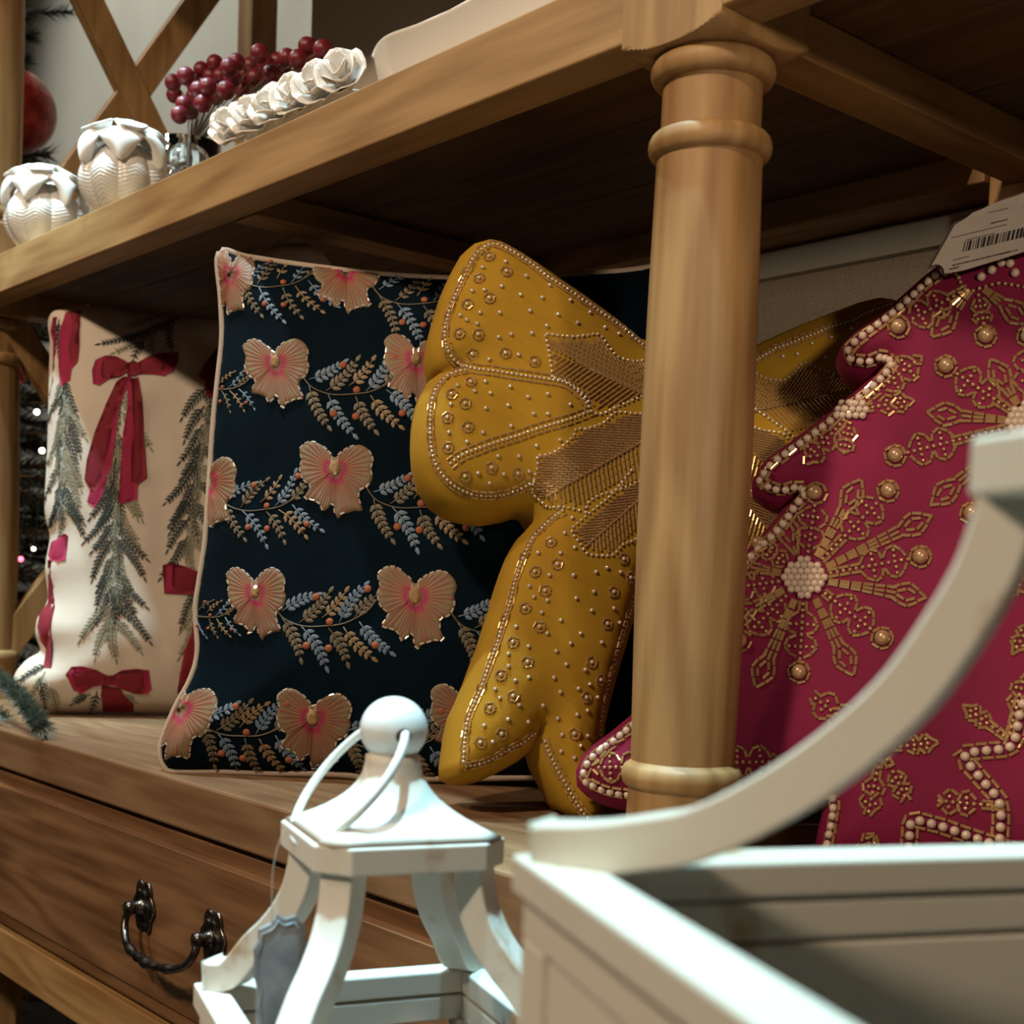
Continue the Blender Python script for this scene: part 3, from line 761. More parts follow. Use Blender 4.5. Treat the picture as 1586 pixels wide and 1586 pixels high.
for (x0, y0, n, s_) in [(720, 830, 26, .7), (1190, 655, 9, 1.2), (900, 855, 16, .8), (740, 1095, 8, .8), (735, 1155, 30, 1.3), (1310, 1020, 8, 1.0), (700, 1200, 5, 1.4), (1170, 530, 10, .7)]:
    x = 0
    for k in range(n):
        w_ = r2.choice([10, 16, 22]); ink.append(q4(x0+x*DX[0], y0+x*DX[1], w_, 14*s_, DX, DY)); x += w_+8
part('print', join(*ink), M['ink'], tg, False)
# plastic loop holding the tag to the cushion
pa = at_plane(1586, 318, tagO, tN); pb = tr.uv(*tr.p2uv(1560, 420))
if pb: part('tag_loop', tube(smooth_path([tuple(pa), tuple((pa+pb[0])/2+tr.N*.006), tuple(pb[0])], 6), .0005, 6), M['thread'], tg)

# ------------------------------------------------------------------ surface decoration helpers
def patch(c, pxs, th=.0012, grid=9, front=True, lift=.0003):
    poly = np.array(pxs, float); n = len(poly)
    g = []
    lo, hi = poly.min(0), poly.max(0)
    for yy in np.arange(lo[1], hi[1], grid):
        for xx in np.arange(lo[0], hi[0], grid):
            cc_ = False
            for i in range(n):
                a, b = poly[i], poly[(i+1) % n]
                if (a[1] > yy) != (b[1] > yy) and xx < (b[0]-a[0])*(yy-a[1])/(b[1]-a[1])+a[0]: cc_ = not cc_
            if cc_ and min(np.hypot(poly[:, 0]-xx, poly[:, 1]-yy)) > grid*.35: g.append((xx, yy))
    vs, es, fs, ov, oe, of = delaunay_2d_cdt([Vector(p) for p in list(map(tuple, poly))+g], [], [list(range(n))], 1, 1e-5)
    V, idx = [], {}
    bset = {}
    for k, src in enumerate(ov):
        for q in src:
            if q < n: bset[q] = k
    bs = set(bset.values())
    for k, v in enumerate(vs):
        P = c.px(v.x, v.y, front)
        if P is None: continue
        idx[k] = len(V); V.append(P[0]+P[1]*(lift+(th*.55 if k in bs else th)))
        if k in bs: idx[('b', k)] = len(V); V.append(P[0]-P[1]*.0006)
    F = []
    for f in fs:
        if all(k in idx for k in f):
            q = [idx[k] for k in f]
            nn = (V[q[1]]-V[q[0]]).cross(V[q[2]]-V[q[0]])
            if nn.dot(CAM-V[q[0]]) < 0: q = q[::-1]
            F.append(tuple(q))
    for i in range(n):
        a, b = bset.get(i), bset.get((i+1) % n)
        if a in idx and b in idx and ('b', a) in idx and ('b', b) in idx: F.append((idx[a], idx[('b', a)], idx[('b', b)], idx[b]))
    return (V, F) if F else None
def leafmesh(V, F, P, d, ln, wd, th=.0008):
    """pointed leaf lying on the surface from P along d"""
    p, n = P; d = (d-n*d.dot(n)).normalized(); s = n.cross(d); k = len(V); b = p+n*.0004
    V += [b, b+d*ln*.35+s*wd, b+d*ln*.75+s*wd*.72, b+d*ln, b+d*ln*.75-s*wd*.72, b+d*ln*.35-s*wd, b+d*ln*.5+n*th]
    for i in range(6): F.append((k+6, k+i, k+(i+1) % 6)[::-1])
def sprig(c, a, b, n, ln, wd, name, m, parent, front=True, spread=.75, curl=.1, stem=.0006):
    A, Bq = np.array(a, float), np.array(b, float); V, F = [], []; pts = []
    d2 = (Bq-A); nrm = np.array([-d2[1], d2[0]])
    for k in range(n+1):
        t = k/n; q = A+d2*t+nrm*curl*math.sin(math.pi*t); P = c.px(q[0], q[1], front)
        if P: pts.append((t, P))
    if len(pts) < 3: return
    for i, (t, P) in enumerate(pts):
        a_ = pts[max(i-1, 0)][1][0]; b_ = pts[min(i+1, len(pts)-1)][1][0]; d = (b_-a_)
        if d.length < 1e-9 or d.length > .05: continue
        d.normalize(); s = P[1].cross(d); f = (1-.45*t)*rnd.uniform(.88, 1.08)
        if i == len(pts)-1: leafmesh(V, F, P, d, ln*.8, wd*.9)
        elif i > 0:
            for sg in (1, -1): leafmesh(V, F, P, d*(1-spread*.35)+s*sg*spread, ln*f, wd*(.7+.3*f))
    tv = tube([P[0]+P[1]*.0006 for t, P in pts], stem, 5)
    V2, F2 = join((V, F), tv)
    return part(name, (V2, F2), M[m], parent, True)

# ------------------------------------------------------------------ NAVY CUSHION
nv = Cushion((-.520, -.104, .008), (.70, .714, 0), math.radians(9))
le = [(340, 392), (343, 461), (345, 522), (338, 592), (332, 650), (326, 737), (322, 795), (318, 846), (309, 905), (304, 944), (307, 1010), (296, 1052), (273, 1095), (254, 1141), (249, 1168), (256, 1188), (272, 1196)]
LE = [np.array(nv.p2uv(*p)) for p in le]
u0 = LE[0][0]; top = LE[0][1]; wdt = .445
bot = [np.array(nv.p2uv(*p)) for p in [(330, 1198), (420, 1197), (520, 1199), (620, 1206)]]
bot = [np.array([q[0], max(q[1], -.006)]) for q in bot]
outl = LE+bot+[np.array([u0+wdt*.8, .004]), np.array([u0+wdt-.004, .0]), np.array([u0+wdt, .02]), np.array([u0+wdt-.018, .12]), np.array([u0+wdt-.02, .28]), np.array([u0+wdt-.008, top-.02]), np.array([u0+wdt-.01, top])]
outl += [np.array([u0+wdt*t, top-.020*math.sin(math.pi*t)]) for t in (.85, .65, .5, .35, .18, .06)]
sp = smooth_path([tuple(q) for q in outl], 5, True)
nt = thing('navy_cushion', 'navy velvet square cushion embroidered with tan bows and blue leaf garlands', 'cushion', nv.w(.2, 0))
vf = nv.build(sp, .045, .15, [(0, -.001)], .05, grid=.009, amp=.0015, power=.62)
part('cover', vf, M['navy'], nt)
part('piping', tube([nv.w(q[0], q[1], 0) for q in sp], .0034, 8, True), M['piping'], nt)
BOW = [(-175, -130), (-145, -165), (-105, -172), (-60, -150), (-25, -115), (0, -90), (35, -120), (75, -145), (125, -155), (170, -125), (190, -80), (180, -30), (185, 10), (165, 60), (125, 85), (120, 130), (135, 185), (95, 190), (65, 200), (35, 210), (15, 230), (0, 200), (-5, 170), (-20, 160), (-35, 180), (-60, 190), (-75, 160), (-105, 140), (-150, 125), (-135, 90), (-125, 60), (-160, 25), (-175, -30), (-165, -80)]
def applique(c, cx, cy, sx, sy, rot, parent, front=True, jewel=True):
    cr, sr = math.cos(rot), math.sin(rot)
    def tp_(a, b): a *= sx/185; b *= sy/200; return (cx+a*cr-b*sr, cy+a*sr+b*cr)
    loop = smooth_path(BOW, 6, True); n = len(loop); V, F, Cc = [], [], []; ok = []
    R = [0.0, .14, .26, .4, .55, .7, .84, .94, 1.0, 1.03]
    for k, r in enumerate(R):
        for i, (a, b) in enumerate(loop):
            a2, b2 = a*r, b*r-25*(1-r)
            P = c.px(*tp_(a2, b2), front)
            th = math.atan2(b2+25, a2)
            stripe = (i % 4 == 0)
            if r > 1.0: h = -.0004
            else: h = (.0016+(.0005 if stripe else 0))*(1 if r < .99 else .6)
            if P is None: V.append(Vector((0, 0, 0))); ok.append(False)
            else: V.append(P[0]+P[1]*h); ok.append(True)
            pink = (0.30, 0.040, 0.04); tan = (0.24, 0.155, 0.085); org = (0.36, 0.155, 0.07); mag = (0.40, 0.01, 0.09)
            reach = .55+.38*(0.5+.5*math.sin(i*2.7))
            if r < .2: col = tan
            elif r < .3: col = mag
            elif stripe and r < reach+.1: col = pink
            elif r < .62: col = tuple(o*(1-(r-.3)/.32)+t*((r-.3)/.32) for o, t in zip(org, tan))
            else: col = tan
            Cc.append((*col, 1))
    for k in range(len(R)-1):
        for i in range(n):
            j = (i+1) % n; f = (k*n+i, (k+1)*n+i, (k+1)*n+j, k*n+j)
            if all(ok[q] for q in f):
                if k == 0: f = (f[0], f[1], f[2])
                F.append(f)
    if not F: return
    e = F[len(F)//2]; nn = (V[e[1]]-V[e[0]]).cross(V[e[2]]-V[e[0]])
    if nn.dot(CAM-V[e[0]]) < 0: F = [q[::-1] for q in F]
    used = sorted({i for f in F for i in f}); mp_ = {q: k for k, q in enumerate(used)}
    me = mesh('bow_applique', [V[i] for i in used], [tuple(mp_[i] for i in f) for f in F], True)
    ca_ = me.color_attributes.new('thread', 'FLOAT_COLOR', 'POINT')
    ca_.data.foreach_set('color', [x for i in used for x in Cc[i]])
    o = part('bow_applique', me, M['stitched'], parent)
    Bq = Beads(); path = [c.px(*tp_(a, b), front) for a, b in loop+loop[:1]]
    for i, p in enumerate(resample(path, .0062)):
        if rnd.random() < .75: Bq.add_bug(p, p[2], .0042, .0010, 'silver')
    for k in (-1, 1):
        P = c.px(*tp_(k*14, -75), front)
        if P: Bq.add_bug(P, Vector((0, 0, 1)), .005, .0012, 'silver')
    Bq.build(o)
    P = c.px(*tp_(0, -28), front)
    if P and jewel:
        nn = P[1]; e1 = (UP-nn*UP.dot(nn)).normalized(); e2 = nn.cross(e1); V, F = [], []
        s_ = sx/58*.0062
        for k, (rr, h) in enumerate([(1, .001), (.95, .0028), (.55, .0045)]):
            for i in range(12):
                t = 2*math.pi*i/12; ry = rr*(1.0 if math.sin(t) < 0 else 1.35); V.append(P[0]+e2*(s_*.8*rr*math.cos(t))+e1*(s_*ry*math.sin(t))+nn*h)
        for k in range(2):
            for i in range(12): F.append((k*12+i, k*12+(i+1) % 12, k*12+12+(i+1) % 12, k*12+12+i))
        F.append(tuple(24+i for i in range(12)))
        part('jewel', (V, F), M['jewel'], o, False)
for (cx, cy, sx, sy, rt) in [(428, 570, 50, 54, -.10), (519, 735, 57, 58, 0), (397, 926, 45, 56, -.08), (643, 932, 61, 62, .02), (484, 1120, 58, 60, .04), (645, 565, 52, 55, 0), (535, 425, 52, 52, 0), (325, 752, 40, 56, 0), (280, 1105, 48, 64, .35), (358, 430, 34, 50, .1), (720, 1110, 55, 58, 0)]:
    applique(nv, cx, cy, sx, sy, rt, nt, jewel=cx > 380)
TS = [((600, 510), (755, 435), 'b'), ((600, 540), (685, 725), 'o'), ((690, 580), (805, 765), 'b'), ((680, 565), (820, 425), 'o'), ((790, 540), (895, 425), 't'), ((820, 590), (905, 745), 'o'), ((890, 585), (1020, 725), 't'), ((870, 565), (985, 395), 'b'), ((965, 560), (1105, 700), 'b'), ((940, 545), (1040, 440), 'o')]
TSTEM = [(560, 480), (610, 545), (700, 580), (800, 580), (900, 565), (1000, 510), (1045, 455)]
TB = [(760, 442), (715, 672), (820, 685), (825, 560), (1040, 670), (1005, 405)]
CM = {'b': 'leaf_blue', 'o': 'leaf_olive', 't': 'leaf_tan'}
berry_me = mesh('berry', *sphere((0, 0, 0), 1, 10, 7)); berry_me.materials.append(M['thread_berry'])
def garland(ox, oy, s, rot=0, flip=1, lim=None):
    cr, sr = math.cos(rot), math.sin(rot)
    def tq(p): a = (p[0]-560)/3.05*s*flip; b = (p[1]-480)/3.05*s; return (ox+a*cr-b*sr, oy+a*sr+b*cr)
    for a, b, k in TS:
        pa, pb_ = tq(a), tq(b)
        if lim and not lim(pa): continue
        d = math.hypot(pb_[0]-pa[0], pb_[1]-pa[1])
        sprig(nv, pa, pb_, max(4, int(d/9.0)), .0098*s, .0021*s, 'leaf_sprig', CM[k], nt, curl=.06*rnd.choice([-1, 1]))
    st = [nv.px(*tq(p)) for p in smooth_path(TSTEM, 5)]; st = [p[0]+p[1]*.0005 for p in st if p]
    if len(st) > 3: part('garland_stem', tube(st, .0007, 5), M['leaf_olive'], nt)
    for p in TB:
        q = tq(p)
        if lim and not lim(q): continue
        P = nv.px(*q)
        if P: part('berry', berry_me, M['thread_berry'], nt, M=Matrix.Translation(P[0]+P[1]*.0006) @ P[1].to_track_quat('Z', 'Y').to_matrix().to_4x4() @ Matrix.Diagonal((.0035*s, .0035*s, .0018, 1)))
garland(466, 578, 1.0, .0); garland(424, 937, 1.0, 0); garland(338, 765, .86, -.05); garland(566, 752, 1.0, .02)
garland(300, 1100, .98, .10); garland(522, 1120, 1.1, .05); garland(364, 420, .85, -.06); garland(575, 440, .95, .0); garland(300, 580, .55, .12); garland(285, 935, .5, .12); garland(697, 945, 1.0, .02)
garland(690, 560, 1.0, 0)

# ------------------------------------------------------------------ WHITE CUSHION
wh = Cushion((-1.03, -.008, .01), (.45, .893, 0), math.radians(4.0))
le = [(78, 487), (74, 505), (77, 528), (76, 570), (75, 618), (73, 698), (69, 777), (71, 805), (77, 833), (70, 878), (74, 925), (66, 945), (57, 960), (55, 985), (62, 1008), (42, 1021), (24, 1042), (20, 1066), (36, 1085), (60, 1097), (87, 1107), (140, 1114), (190, 1119), (236, 1122)]
LE = [np.array(wh.p2uv(*p)) for p in le]; LE = [np.array([q[0], max(q[1], -.008)]) for q in LE]
tp0 = np.array(wh.p2uv(110, 474)); u0 = LE[0][0]; wdt = .47; top = wh.p2uv(150, 470)[1]
outl = LE+[np.array([u0+wdt*.8, .002]), np.array([u0+wdt, .0]), np.array([u0+wdt+.004, .03]), np.array([u0+wdt-.015, .25]), np.array([u0+wdt, top-.015]), np.array([u0+wdt-.01, top+.004])]+[np.array([u0+wdt*t, top-.008*math.sin(math.pi*t)]) for t in (.8, .6, .4, .25, .12)]+[np.array(wh.p2uv(95, 478))]
sp = smooth_path([tuple(q) for q in outl], 4, True)
wt = thing('cream_cushion', 'cream linen square cushion with red ribbon bows and hanging pine sprigs', 'cushion', wh.w(.2, 0))
vf = wh.build(sp, .060, .12, [(0, -.001)], .055, grid=.010, amp=.003, power=.55)
part('cover', vf, M['linen'], wt)
D4 = lambda p: K(0, 380, 3.775, p)
D5 = lambda p: K(0, 780, 3.775, p)
ribbons = [('p', D4([(540, 730), (560, 670), (620, 645), (680, 650), (740, 680), (750, 740), (700, 770), (640, 780), (580, 820), (545, 810)])),
    ('p', D4([(800, 690), (870, 650), (940, 630), (1045, 625), (1040, 680), (1010, 740), (960, 765), (900, 755), (815, 755)])),
    ('p', D4([(720, 770), (770, 765), (735, 850), (695, 960), (680, 1100), (650, 1300), (605, 1450), (555, 1535), (510, 1500), (530, 1430), (495, 1370), (510, 1250), (560, 1080), (620, 930), (680, 800)])),
    ('p', D4([(745, 780), (810, 775), (830, 900), (840, 1100), (860, 1360), (805, 1400), (800, 1490), (700, 1515), (690, 1480), (705, 1300), (720, 1100), (745, 950)])),
    ('p', D5([(385, 1000), (420, 955), (480, 950), (560, 970), (625, 1005), (620, 1055), (540, 1070), (480, 1110), (430, 1090)])), ('p', D5([(650, 1010), (710, 975), (800, 965), (870, 975), (885, 1080), (860, 1115), (790, 1110), (700, 1080), (645, 1055)])),
    ('r', D5([(595, 1060), (700, 1080), (780, 1170), (830, 1240), (570, 1255), (590, 1120)])),
    ('p', D4([(385, 395), (475, 385), (465, 600), (455, 680), (420, 720), (410, 790), (355, 830), (345, 700), (350, 500)])), ('p', D4([(315, 420), (335, 420), (325, 600), (310, 800), (290, 880), (287, 700), (300, 500)])),
    ('r', D4([(1400, 560), (1280, 590), (1200, 690), (1160, 765), (1200, 800), (1200, 880), (1265, 905), (1330, 880)])),
    ('p', D5([(950, 360), (1000, 345), (1080, 365), (1165, 400), (1200, 420), (1190, 530), (1050, 530), (960, 525)])), ('r', D5([(1140, 620), (1120, 750), (1080, 850), (1050, 1000), (1035, 1110), (1090, 1080), (1170, 900), (1200, 700)])),
    ('p', D5([(305, 225), (380, 175), (400, 190), (385, 330), (340, 340), (300, 335), (285, 300)])), ('r', D5([(283, 330), (305, 335), (296, 420), (312, 520), (322, 600), (302, 700), (300, 960), (255, 960), (275, 850), (240, 800), (222, 720), (235, 650), (285, 580), (287, 450)]))]
for k, p in ribbons:
    q = patch(wh, p, .0016, 8)
    if q: part('ribbon', q, M['ribbon_pink' if k == 'p' else 'ribbon_red'], wt)
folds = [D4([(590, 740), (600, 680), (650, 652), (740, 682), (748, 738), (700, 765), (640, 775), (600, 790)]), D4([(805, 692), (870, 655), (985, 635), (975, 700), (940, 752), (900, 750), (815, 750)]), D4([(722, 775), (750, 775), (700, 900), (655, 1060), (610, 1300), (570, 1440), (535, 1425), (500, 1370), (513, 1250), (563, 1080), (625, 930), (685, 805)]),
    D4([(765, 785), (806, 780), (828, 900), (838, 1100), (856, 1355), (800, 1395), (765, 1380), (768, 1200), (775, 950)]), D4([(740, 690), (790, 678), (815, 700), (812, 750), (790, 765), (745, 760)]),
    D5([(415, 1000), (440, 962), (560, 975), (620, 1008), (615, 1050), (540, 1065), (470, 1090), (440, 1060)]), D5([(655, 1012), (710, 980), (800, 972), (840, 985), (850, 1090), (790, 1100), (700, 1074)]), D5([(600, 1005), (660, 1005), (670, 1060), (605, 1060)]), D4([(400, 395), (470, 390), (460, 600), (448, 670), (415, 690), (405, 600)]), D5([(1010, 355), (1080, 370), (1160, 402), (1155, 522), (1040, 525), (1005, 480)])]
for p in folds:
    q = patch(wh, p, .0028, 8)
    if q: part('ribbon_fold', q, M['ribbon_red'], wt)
pine = []
def hang(x0, y0, x1, y1, n, w=36, s=1.0):
    """hanging pine garland: overlapping sprigs pointing down and out"""
    for k in range(n):
        t = k/(n-1); x = x0+(x1-x0)*t; y = y0+(y1-y0)*t
        for sg in (-1, 1):
            L_ = rnd.uniform(52, 78)*s; a = rnd.uniform(.38, .75)
            pine.append(((x+sg*2, y), (x+sg*L_*math.sin(a)*w/36, y+L_*math.cos(a)), 'pine_dark' if rnd.random() < .42 else 'pine_grey'))
        pine.append(((x, y), (x+rnd.uniform(-8, 8), y+58*s), 'pine_grey' if k % 3 else 'pine_dark'))
hang(186, 600, 178, 745, 5, 34); hang(180, 755, 174, 960, 9, 38)
hang(98, 585, 95, 775, 8, 26); hang(322, 600, 292, 830, 9, 40); hang(312, 905, 304, 960, 3, 26)
pine += [((290, 485), (158, 532), 'pine_dark'), ((245, 505), (180, 545), 'pine_grey'), ((262, 490), (265, 540), 'pine_dark'), ((235, 500), (236, 545), 'pine_grey'), ((285, 480), (320, 492), 'pine_dark'), ((225, 525), (207, 555), 'pine_dark'), ((280, 470), (200, 505), 'pine_grey'),
         ((140, 1075), (115, 1088), 'pine_dark'), ((150, 1070), (140, 1102), 'pine_dark'), ((190, 1072), (204, 1084), 'pine_grey'), ((92, 495), (95, 560), 'pine_dark'),
         ((75, 1030), (30, 1055), 'pine_dark'), ((70, 1040), (45, 1080), 'pine_grey'), ((60, 1050), (70, 1098), 'pine_dark'), ((75, 1060), (88, 1100), 'pine_grey')]
for a, b, k in pine:
    d = math.hypot(b[0]-a[0], b[1]-a[1])
    sprig(wh, a, b, max(5, int(d/6.0)), .0125, .0014, 'pine_sprig', k, wt, spread=.62, curl=.05*rnd.choice([-1, 1]), stem=.0008)

# ------------------------------------------------------------------ beige cushion in the dark behind the navy one
bg_ = Cushion((-.612, -.012, .005), (.70, .714, 0), math.radians(9))
q = [bg_.p2uv(*p) for p in [(372, 430), (392, 402), (412, 386), (440, 377), (478, 379), (500, 393), (522, 418), (560, 440)]]
q = q+[(q[-1][0]+.06, .38), (.36, .2), (.38, .0), (.0, .0), (.02, .2), (.02, .36)]
q = smooth_path(q, 6, True)
be = thing('beige_cushion', 'plain beige cushion half hidden in the dark behind the navy cushion', 'cushion', bg_.w(.2, 0))
part('cover', bg_.build(q, .03, .12, [(0, -.001)], .03, grid=.014, power=.6), M['beige'], be)

# ================================================================== UPPER SHELF THINGS
SZ = .5725
def pumpkin(px_, py_, Y, r, label, turn):
    c = at_axis(px_, py_, 1, Y); c.z = SZ
    t = thing('pumpkin_jar', label, 'jar', c, 'white ceramic pumpkins')
    prof = []
    H = r*1.95
    for k in range(61):
        a = k/60; zz = H*.86*a
        rr = r*max(.02, math.sin(math.pi*min(1, (.10+.84*a)))**.62)
        prof.append((rr, zz+.0005))
    V, F = lathe(prof, 256, c, lambda th, rr, z: rr*(1-.11*(1-abs(math.sin(4*(th+turn)))**.7)+.012*math.sin(9*abs(math.cos(4*(th+turn)))+(z-SZ)*1500)))
    part('body', (V, F), M['ceramic'], t)
    # drooping leaves over the shoulders, flared blossom cups on top
    for k in range(6):
        a = turn+2*math.pi*k/6; d = Vector((math.cos(a), math.sin(a), 0)); sd_ = Vector((-d.y, d.x, 0)); V, F = [], []
        for i in range(11):
            for j in range(7):
                u = i/10; v = j/6-.5
                rad = r*(.12+.80*math.sin(u*1.75)); zz = H*(.86+.07*math.sin(u*3.0)-.34*u**2.2)
                wv = r*(.36+.16*math.sin(u*5+k))*(1-u**3)**.6+.001
                V.append(c+d*(rad+.004-.20*r*(2*v)**2*u)+sd_*(wv*2*v)+Vector((0, 0, zz+.0035-.16*r*(2*v)**2*(1-u)*.6+.05*r*math.sin(7*v+k+u*6))))
        for i in range(10):
            for j in range(6): F.append((i*7+j, i*7+7+j, i*7+8+j, i*7+j+1))
        o = part('leaf', (V, F), M['ceramic_leaf'], t); sd = o.modifiers.new('thick', 'SOLIDIFY'); sd.thickness = .004; sd.offset = 1
        ss = o.modifiers.new('sub', 'SUBSURF'); ss.levels = 1; ss.render_levels = 1
    for k in range(5):
        a = turn+.5+2*math.pi*k/5; b0 = c+Vector((math.cos(a)*r*.50, math.sin(a)*r*.50, H*.86)); lean = Vector((math.cos(a)*.5, math.sin(a)*.5, 1)).normalized(); V, F = [], []
        e1 = lean.orthogonal().normalized(); e2 = lean.cross(e1)
        for rr, hh in [(.16, 0), (.20, .08), (.22, .16), (.31, .25), (.36, .30), (.33, .32), (.22, .25), (.12, .16), (.02, .12)]:
            for i in range(20):
                th = 2*math.pi*i/20; wob = 1+(.14*math.sin(5*th+k) if rr > .26 else .03*math.sin(5*th))
                V.append(b0+lean*(hh*r*1.15)+(e1*math.cos(th)+e2*math.sin(th))*(rr*r*wob))
        for q_ in range(8):
            for i in range(20): F.append((q_*20+i, q_*20+(i+1) % 20, q_*20+20+(i+1) % 20, q_*20+20+i))
        part('blossom', (V, F), M['ceramic_leaf'], t)
    return t
pumpkin(70, 310, .0, .0495, 'white glazed ceramic pumpkin jar beside the end post', .2)
pumpkin(192, 245, .0, .0495, 'white glazed ceramic pumpkin jar in front of the glass with berries', .55)

# rose dish
def surf_strip(fn, nu, nv_, closed=False):
    V = [Vector(fn(i/nu, j/nv_)) for i in range(nu+1) for j in range(nv_+1)]; w1 = nv_+1
    return V, [(i*w1+j, (i+1)*w1+j, (i+1)*w1+j+1, i*w1+j+1) for i in range(nu) for j in range(nv_)]
xa = at_axis(378, 200, 1, .012).x; xb = at_axis(540, 125, 1, .012).x
dish = thing('rose_dish', 'long white dish edged with a row of porcelain roses on the upper shelf', 'dish', ((xa+xb)/2, .06, SZ))
def dring(r, z, n=64):
    P = []
    for i in range(n):
        t = 2*math.pi*i/n; e = .35
        cxv = math.copysign(abs(math.cos(t))**e, math.cos(t)); sy = math.copysign(abs(math.sin(t))**e, math.sin(t))
        P.append(Vector(((xa+xb)/2+((xb-xa)/2+r)*cxv, .062+(.052+r)*sy, z)))
    return P
rings = [(-.012, SZ+.0005), (-.010, SZ+.001), (-.004, SZ+.02), (.0, SZ+.040), (.0, SZ+.042), (-.004, SZ+.042), (-.008, SZ+.02), (-.014, SZ+.006), (-.04, SZ+.005)]
V, F = [], []
for r, z in rings: V += dring(r, z)
for k in range(len(rings)-1):
    for i in range(64): F.append((k*64+i, k*64+(i+1) % 64, k*64+64+(i+1) % 64, k*64+64+i))
F.append(tuple(range(64))[::-1]); F.append(tuple((len(rings)-1)*64+i for i in range(64)))
part('bowl', (V, F), M['ceramic'], dish)
def rose(c, r, seed):
    rr = random.Random(seed); V, F = [], []
    for layer, (n, rad, h) in enumerate([(3, .30, .95), (4, .58, .8), (5, .90, .55)]):
        for k in range(n):
            a0 = 2*math.pi*(k/n)+layer*.6+rr.random()*.3; w_ = 2*math.pi/n*.62; b = len(V)
            for i in range(6):
                for j in range(5):
                    u = i/5-.5; v = j/4; a = a0+u*2*w_; q = rad*(.45+.55*v**.7)+.16*max(0, v-.6)*2.2
                    z = h*v*(1-.9*u*u)+.10*math.sin(7*u+k)*v
                    V.append(Vector(c)+Vector((math.cos(a)*q, math.sin(a)*q, z-.15))*r)
            for i in range(5):
                for j in range(4): F.append((b+i*5+j, b+i*5+5+j, b+i*5+6+j, b+i*5+j+1))
    V2, F2 = sphere(Vector(c)+Vector((0, 0, -.1*r)), r*.45, 8, 6)
    return join((V, F), (V2, F2))
k = 0
for (i, n) in [(q, 6) for q in range(6)]:
    x = xa-.004+(xb-xa+.008)*i/(n-1)
    for (y, z) in ((.004, SZ+.045),):
        rv = rose((0, 0, 0), .024, k); tilt = Matrix.Translation((x, y, z)) @ Matrix.Rotation(math.radians(30), 4, 'Z') @ Matrix.Rotation(math.radians(66), 4, 'X') @ Matrix.Rotation(i*1.1, 4, 'Z')
        o = part('rose', xf(rv, tilt), M['ceramic'], dish); sd = o.modifiers.new('thick', 'SOLIDIFY'); sd.thickness = .0012; k += 1
for (x, y) in ((xa-.012, .03), (xa-.008, .075), (xa, .112), ((xa+xb)/2, .114), (xb, .112)):
    rv = rose((0, 0, 0), .022, k); o = part('rose', xf(rv, Matrix.Translation((x, y, SZ+.044)) @ Matrix.Rotation(k, 4, 'Z')), M['ceramic'], dish); k += 1
# low scalloped platter
xa2 = at_axis(520, 95, 1, .0).x+.009; xb2 = xa2+.30
pl = thing('serving_platter', 'plain white platter with a wavy raised rim by the turned post', 'platter', ((xa2+xb2)/2, .11, SZ))
n = 120; V, F = [], []
for k, (r, z, wv) in enumerate([(-.016, .0006, 0), (-.014, .001, 0), (-.006, .025, .3), (0, .056, 1), (.002, .058, 1), (-.002, .0585, 1), (-.010, .030, .3), (-.022, .006, 0), (-.07, .005, 0)]):
    for i in range(n):
        t = 2*math.pi*i/n; e = .42; cxv = math.copysign(abs(math.cos(t))**e, math.cos(t)); sy = math.copysign(abs(math.sin(t))**e, math.sin(t))
        V.append(Vector(((xa2+xb2)/2+(.15+r)*cxv, .115+(.11+r)*sy, SZ+z+wv*.006*abs(math.cos(5*t)))))
for k in range(8):
    for i in range(n): F.append((k*n+i, k*n+(i+1) % n, k*n+n+(i+1) % n, k*n+n+i))
F.append(tuple(range(n))[::-1]); F.append(tuple(8*n+i for i in range(n)))
part('dish_body', (V, F), M['ceramic'], pl)
# glass and berries
gc = at_axis(292, 215, 1, .12); gc.z = SZ
gl = tag(part('glass_tumbler', lathe([(.032, .0005), (.033, .006), (.036, .07), (.040, .132), (.0385, .132), (.0345, .07), (.030, .010), (.001, .009)], 40, gc), M['glass']), 'clear glass tumbler holding the red berries behind the pumpkin jar', 'glass')
V, F = [], []; rgl = random.Random(9); st_ = []
for k in range(160):
    a = rgl.random()*6.283; rr = .027*math.sqrt(rgl.random()); st_.append(sphere(gc+Vector((rr*math.cos(a), rr*math.sin(a), .016+.085*rgl.random())), rgl.uniform(.004, .006), 7, 5, (1, 1, .7)))
part('pebble_filling', join(*st_), vary(mat('pale_pebbles', (.5, .42, .34), .6), (.2, .11, .06), (.7, .62, .54), nscale=55), gl, kind='stuff')
bb = thing('berry_branch', 'branch of glossy dark red berries standing in the clear glass', 'berry branch', gc+Vector((0, 0, .012)))
bpx = [(268, 128), (270, 147), (288, 118), (300, 130), (285, 162), (278, 178), (312, 108), (322, 135), (333, 98), (342, 118), (314, 160), (300, 150), (360, 122), (366, 97), (388, 102), (402, 83), (430, 95), (476, 72), (500, 77), (484, 90), (462, 92), (296, 172), (335, 150), (350, 140), (378, 115), (412, 100), (445, 90), (327, 118), (308, 140), (395, 120), (375, 138), (355, 105), (440, 112), (420, 115), (470, 105)]
bm_ = mesh('berry', *sphere((0, 0, 0), .0104, 16, 10)); bm_.materials.append(M['berry'])
stemtop = gc+Vector((0, 0, .125)); twigs = []
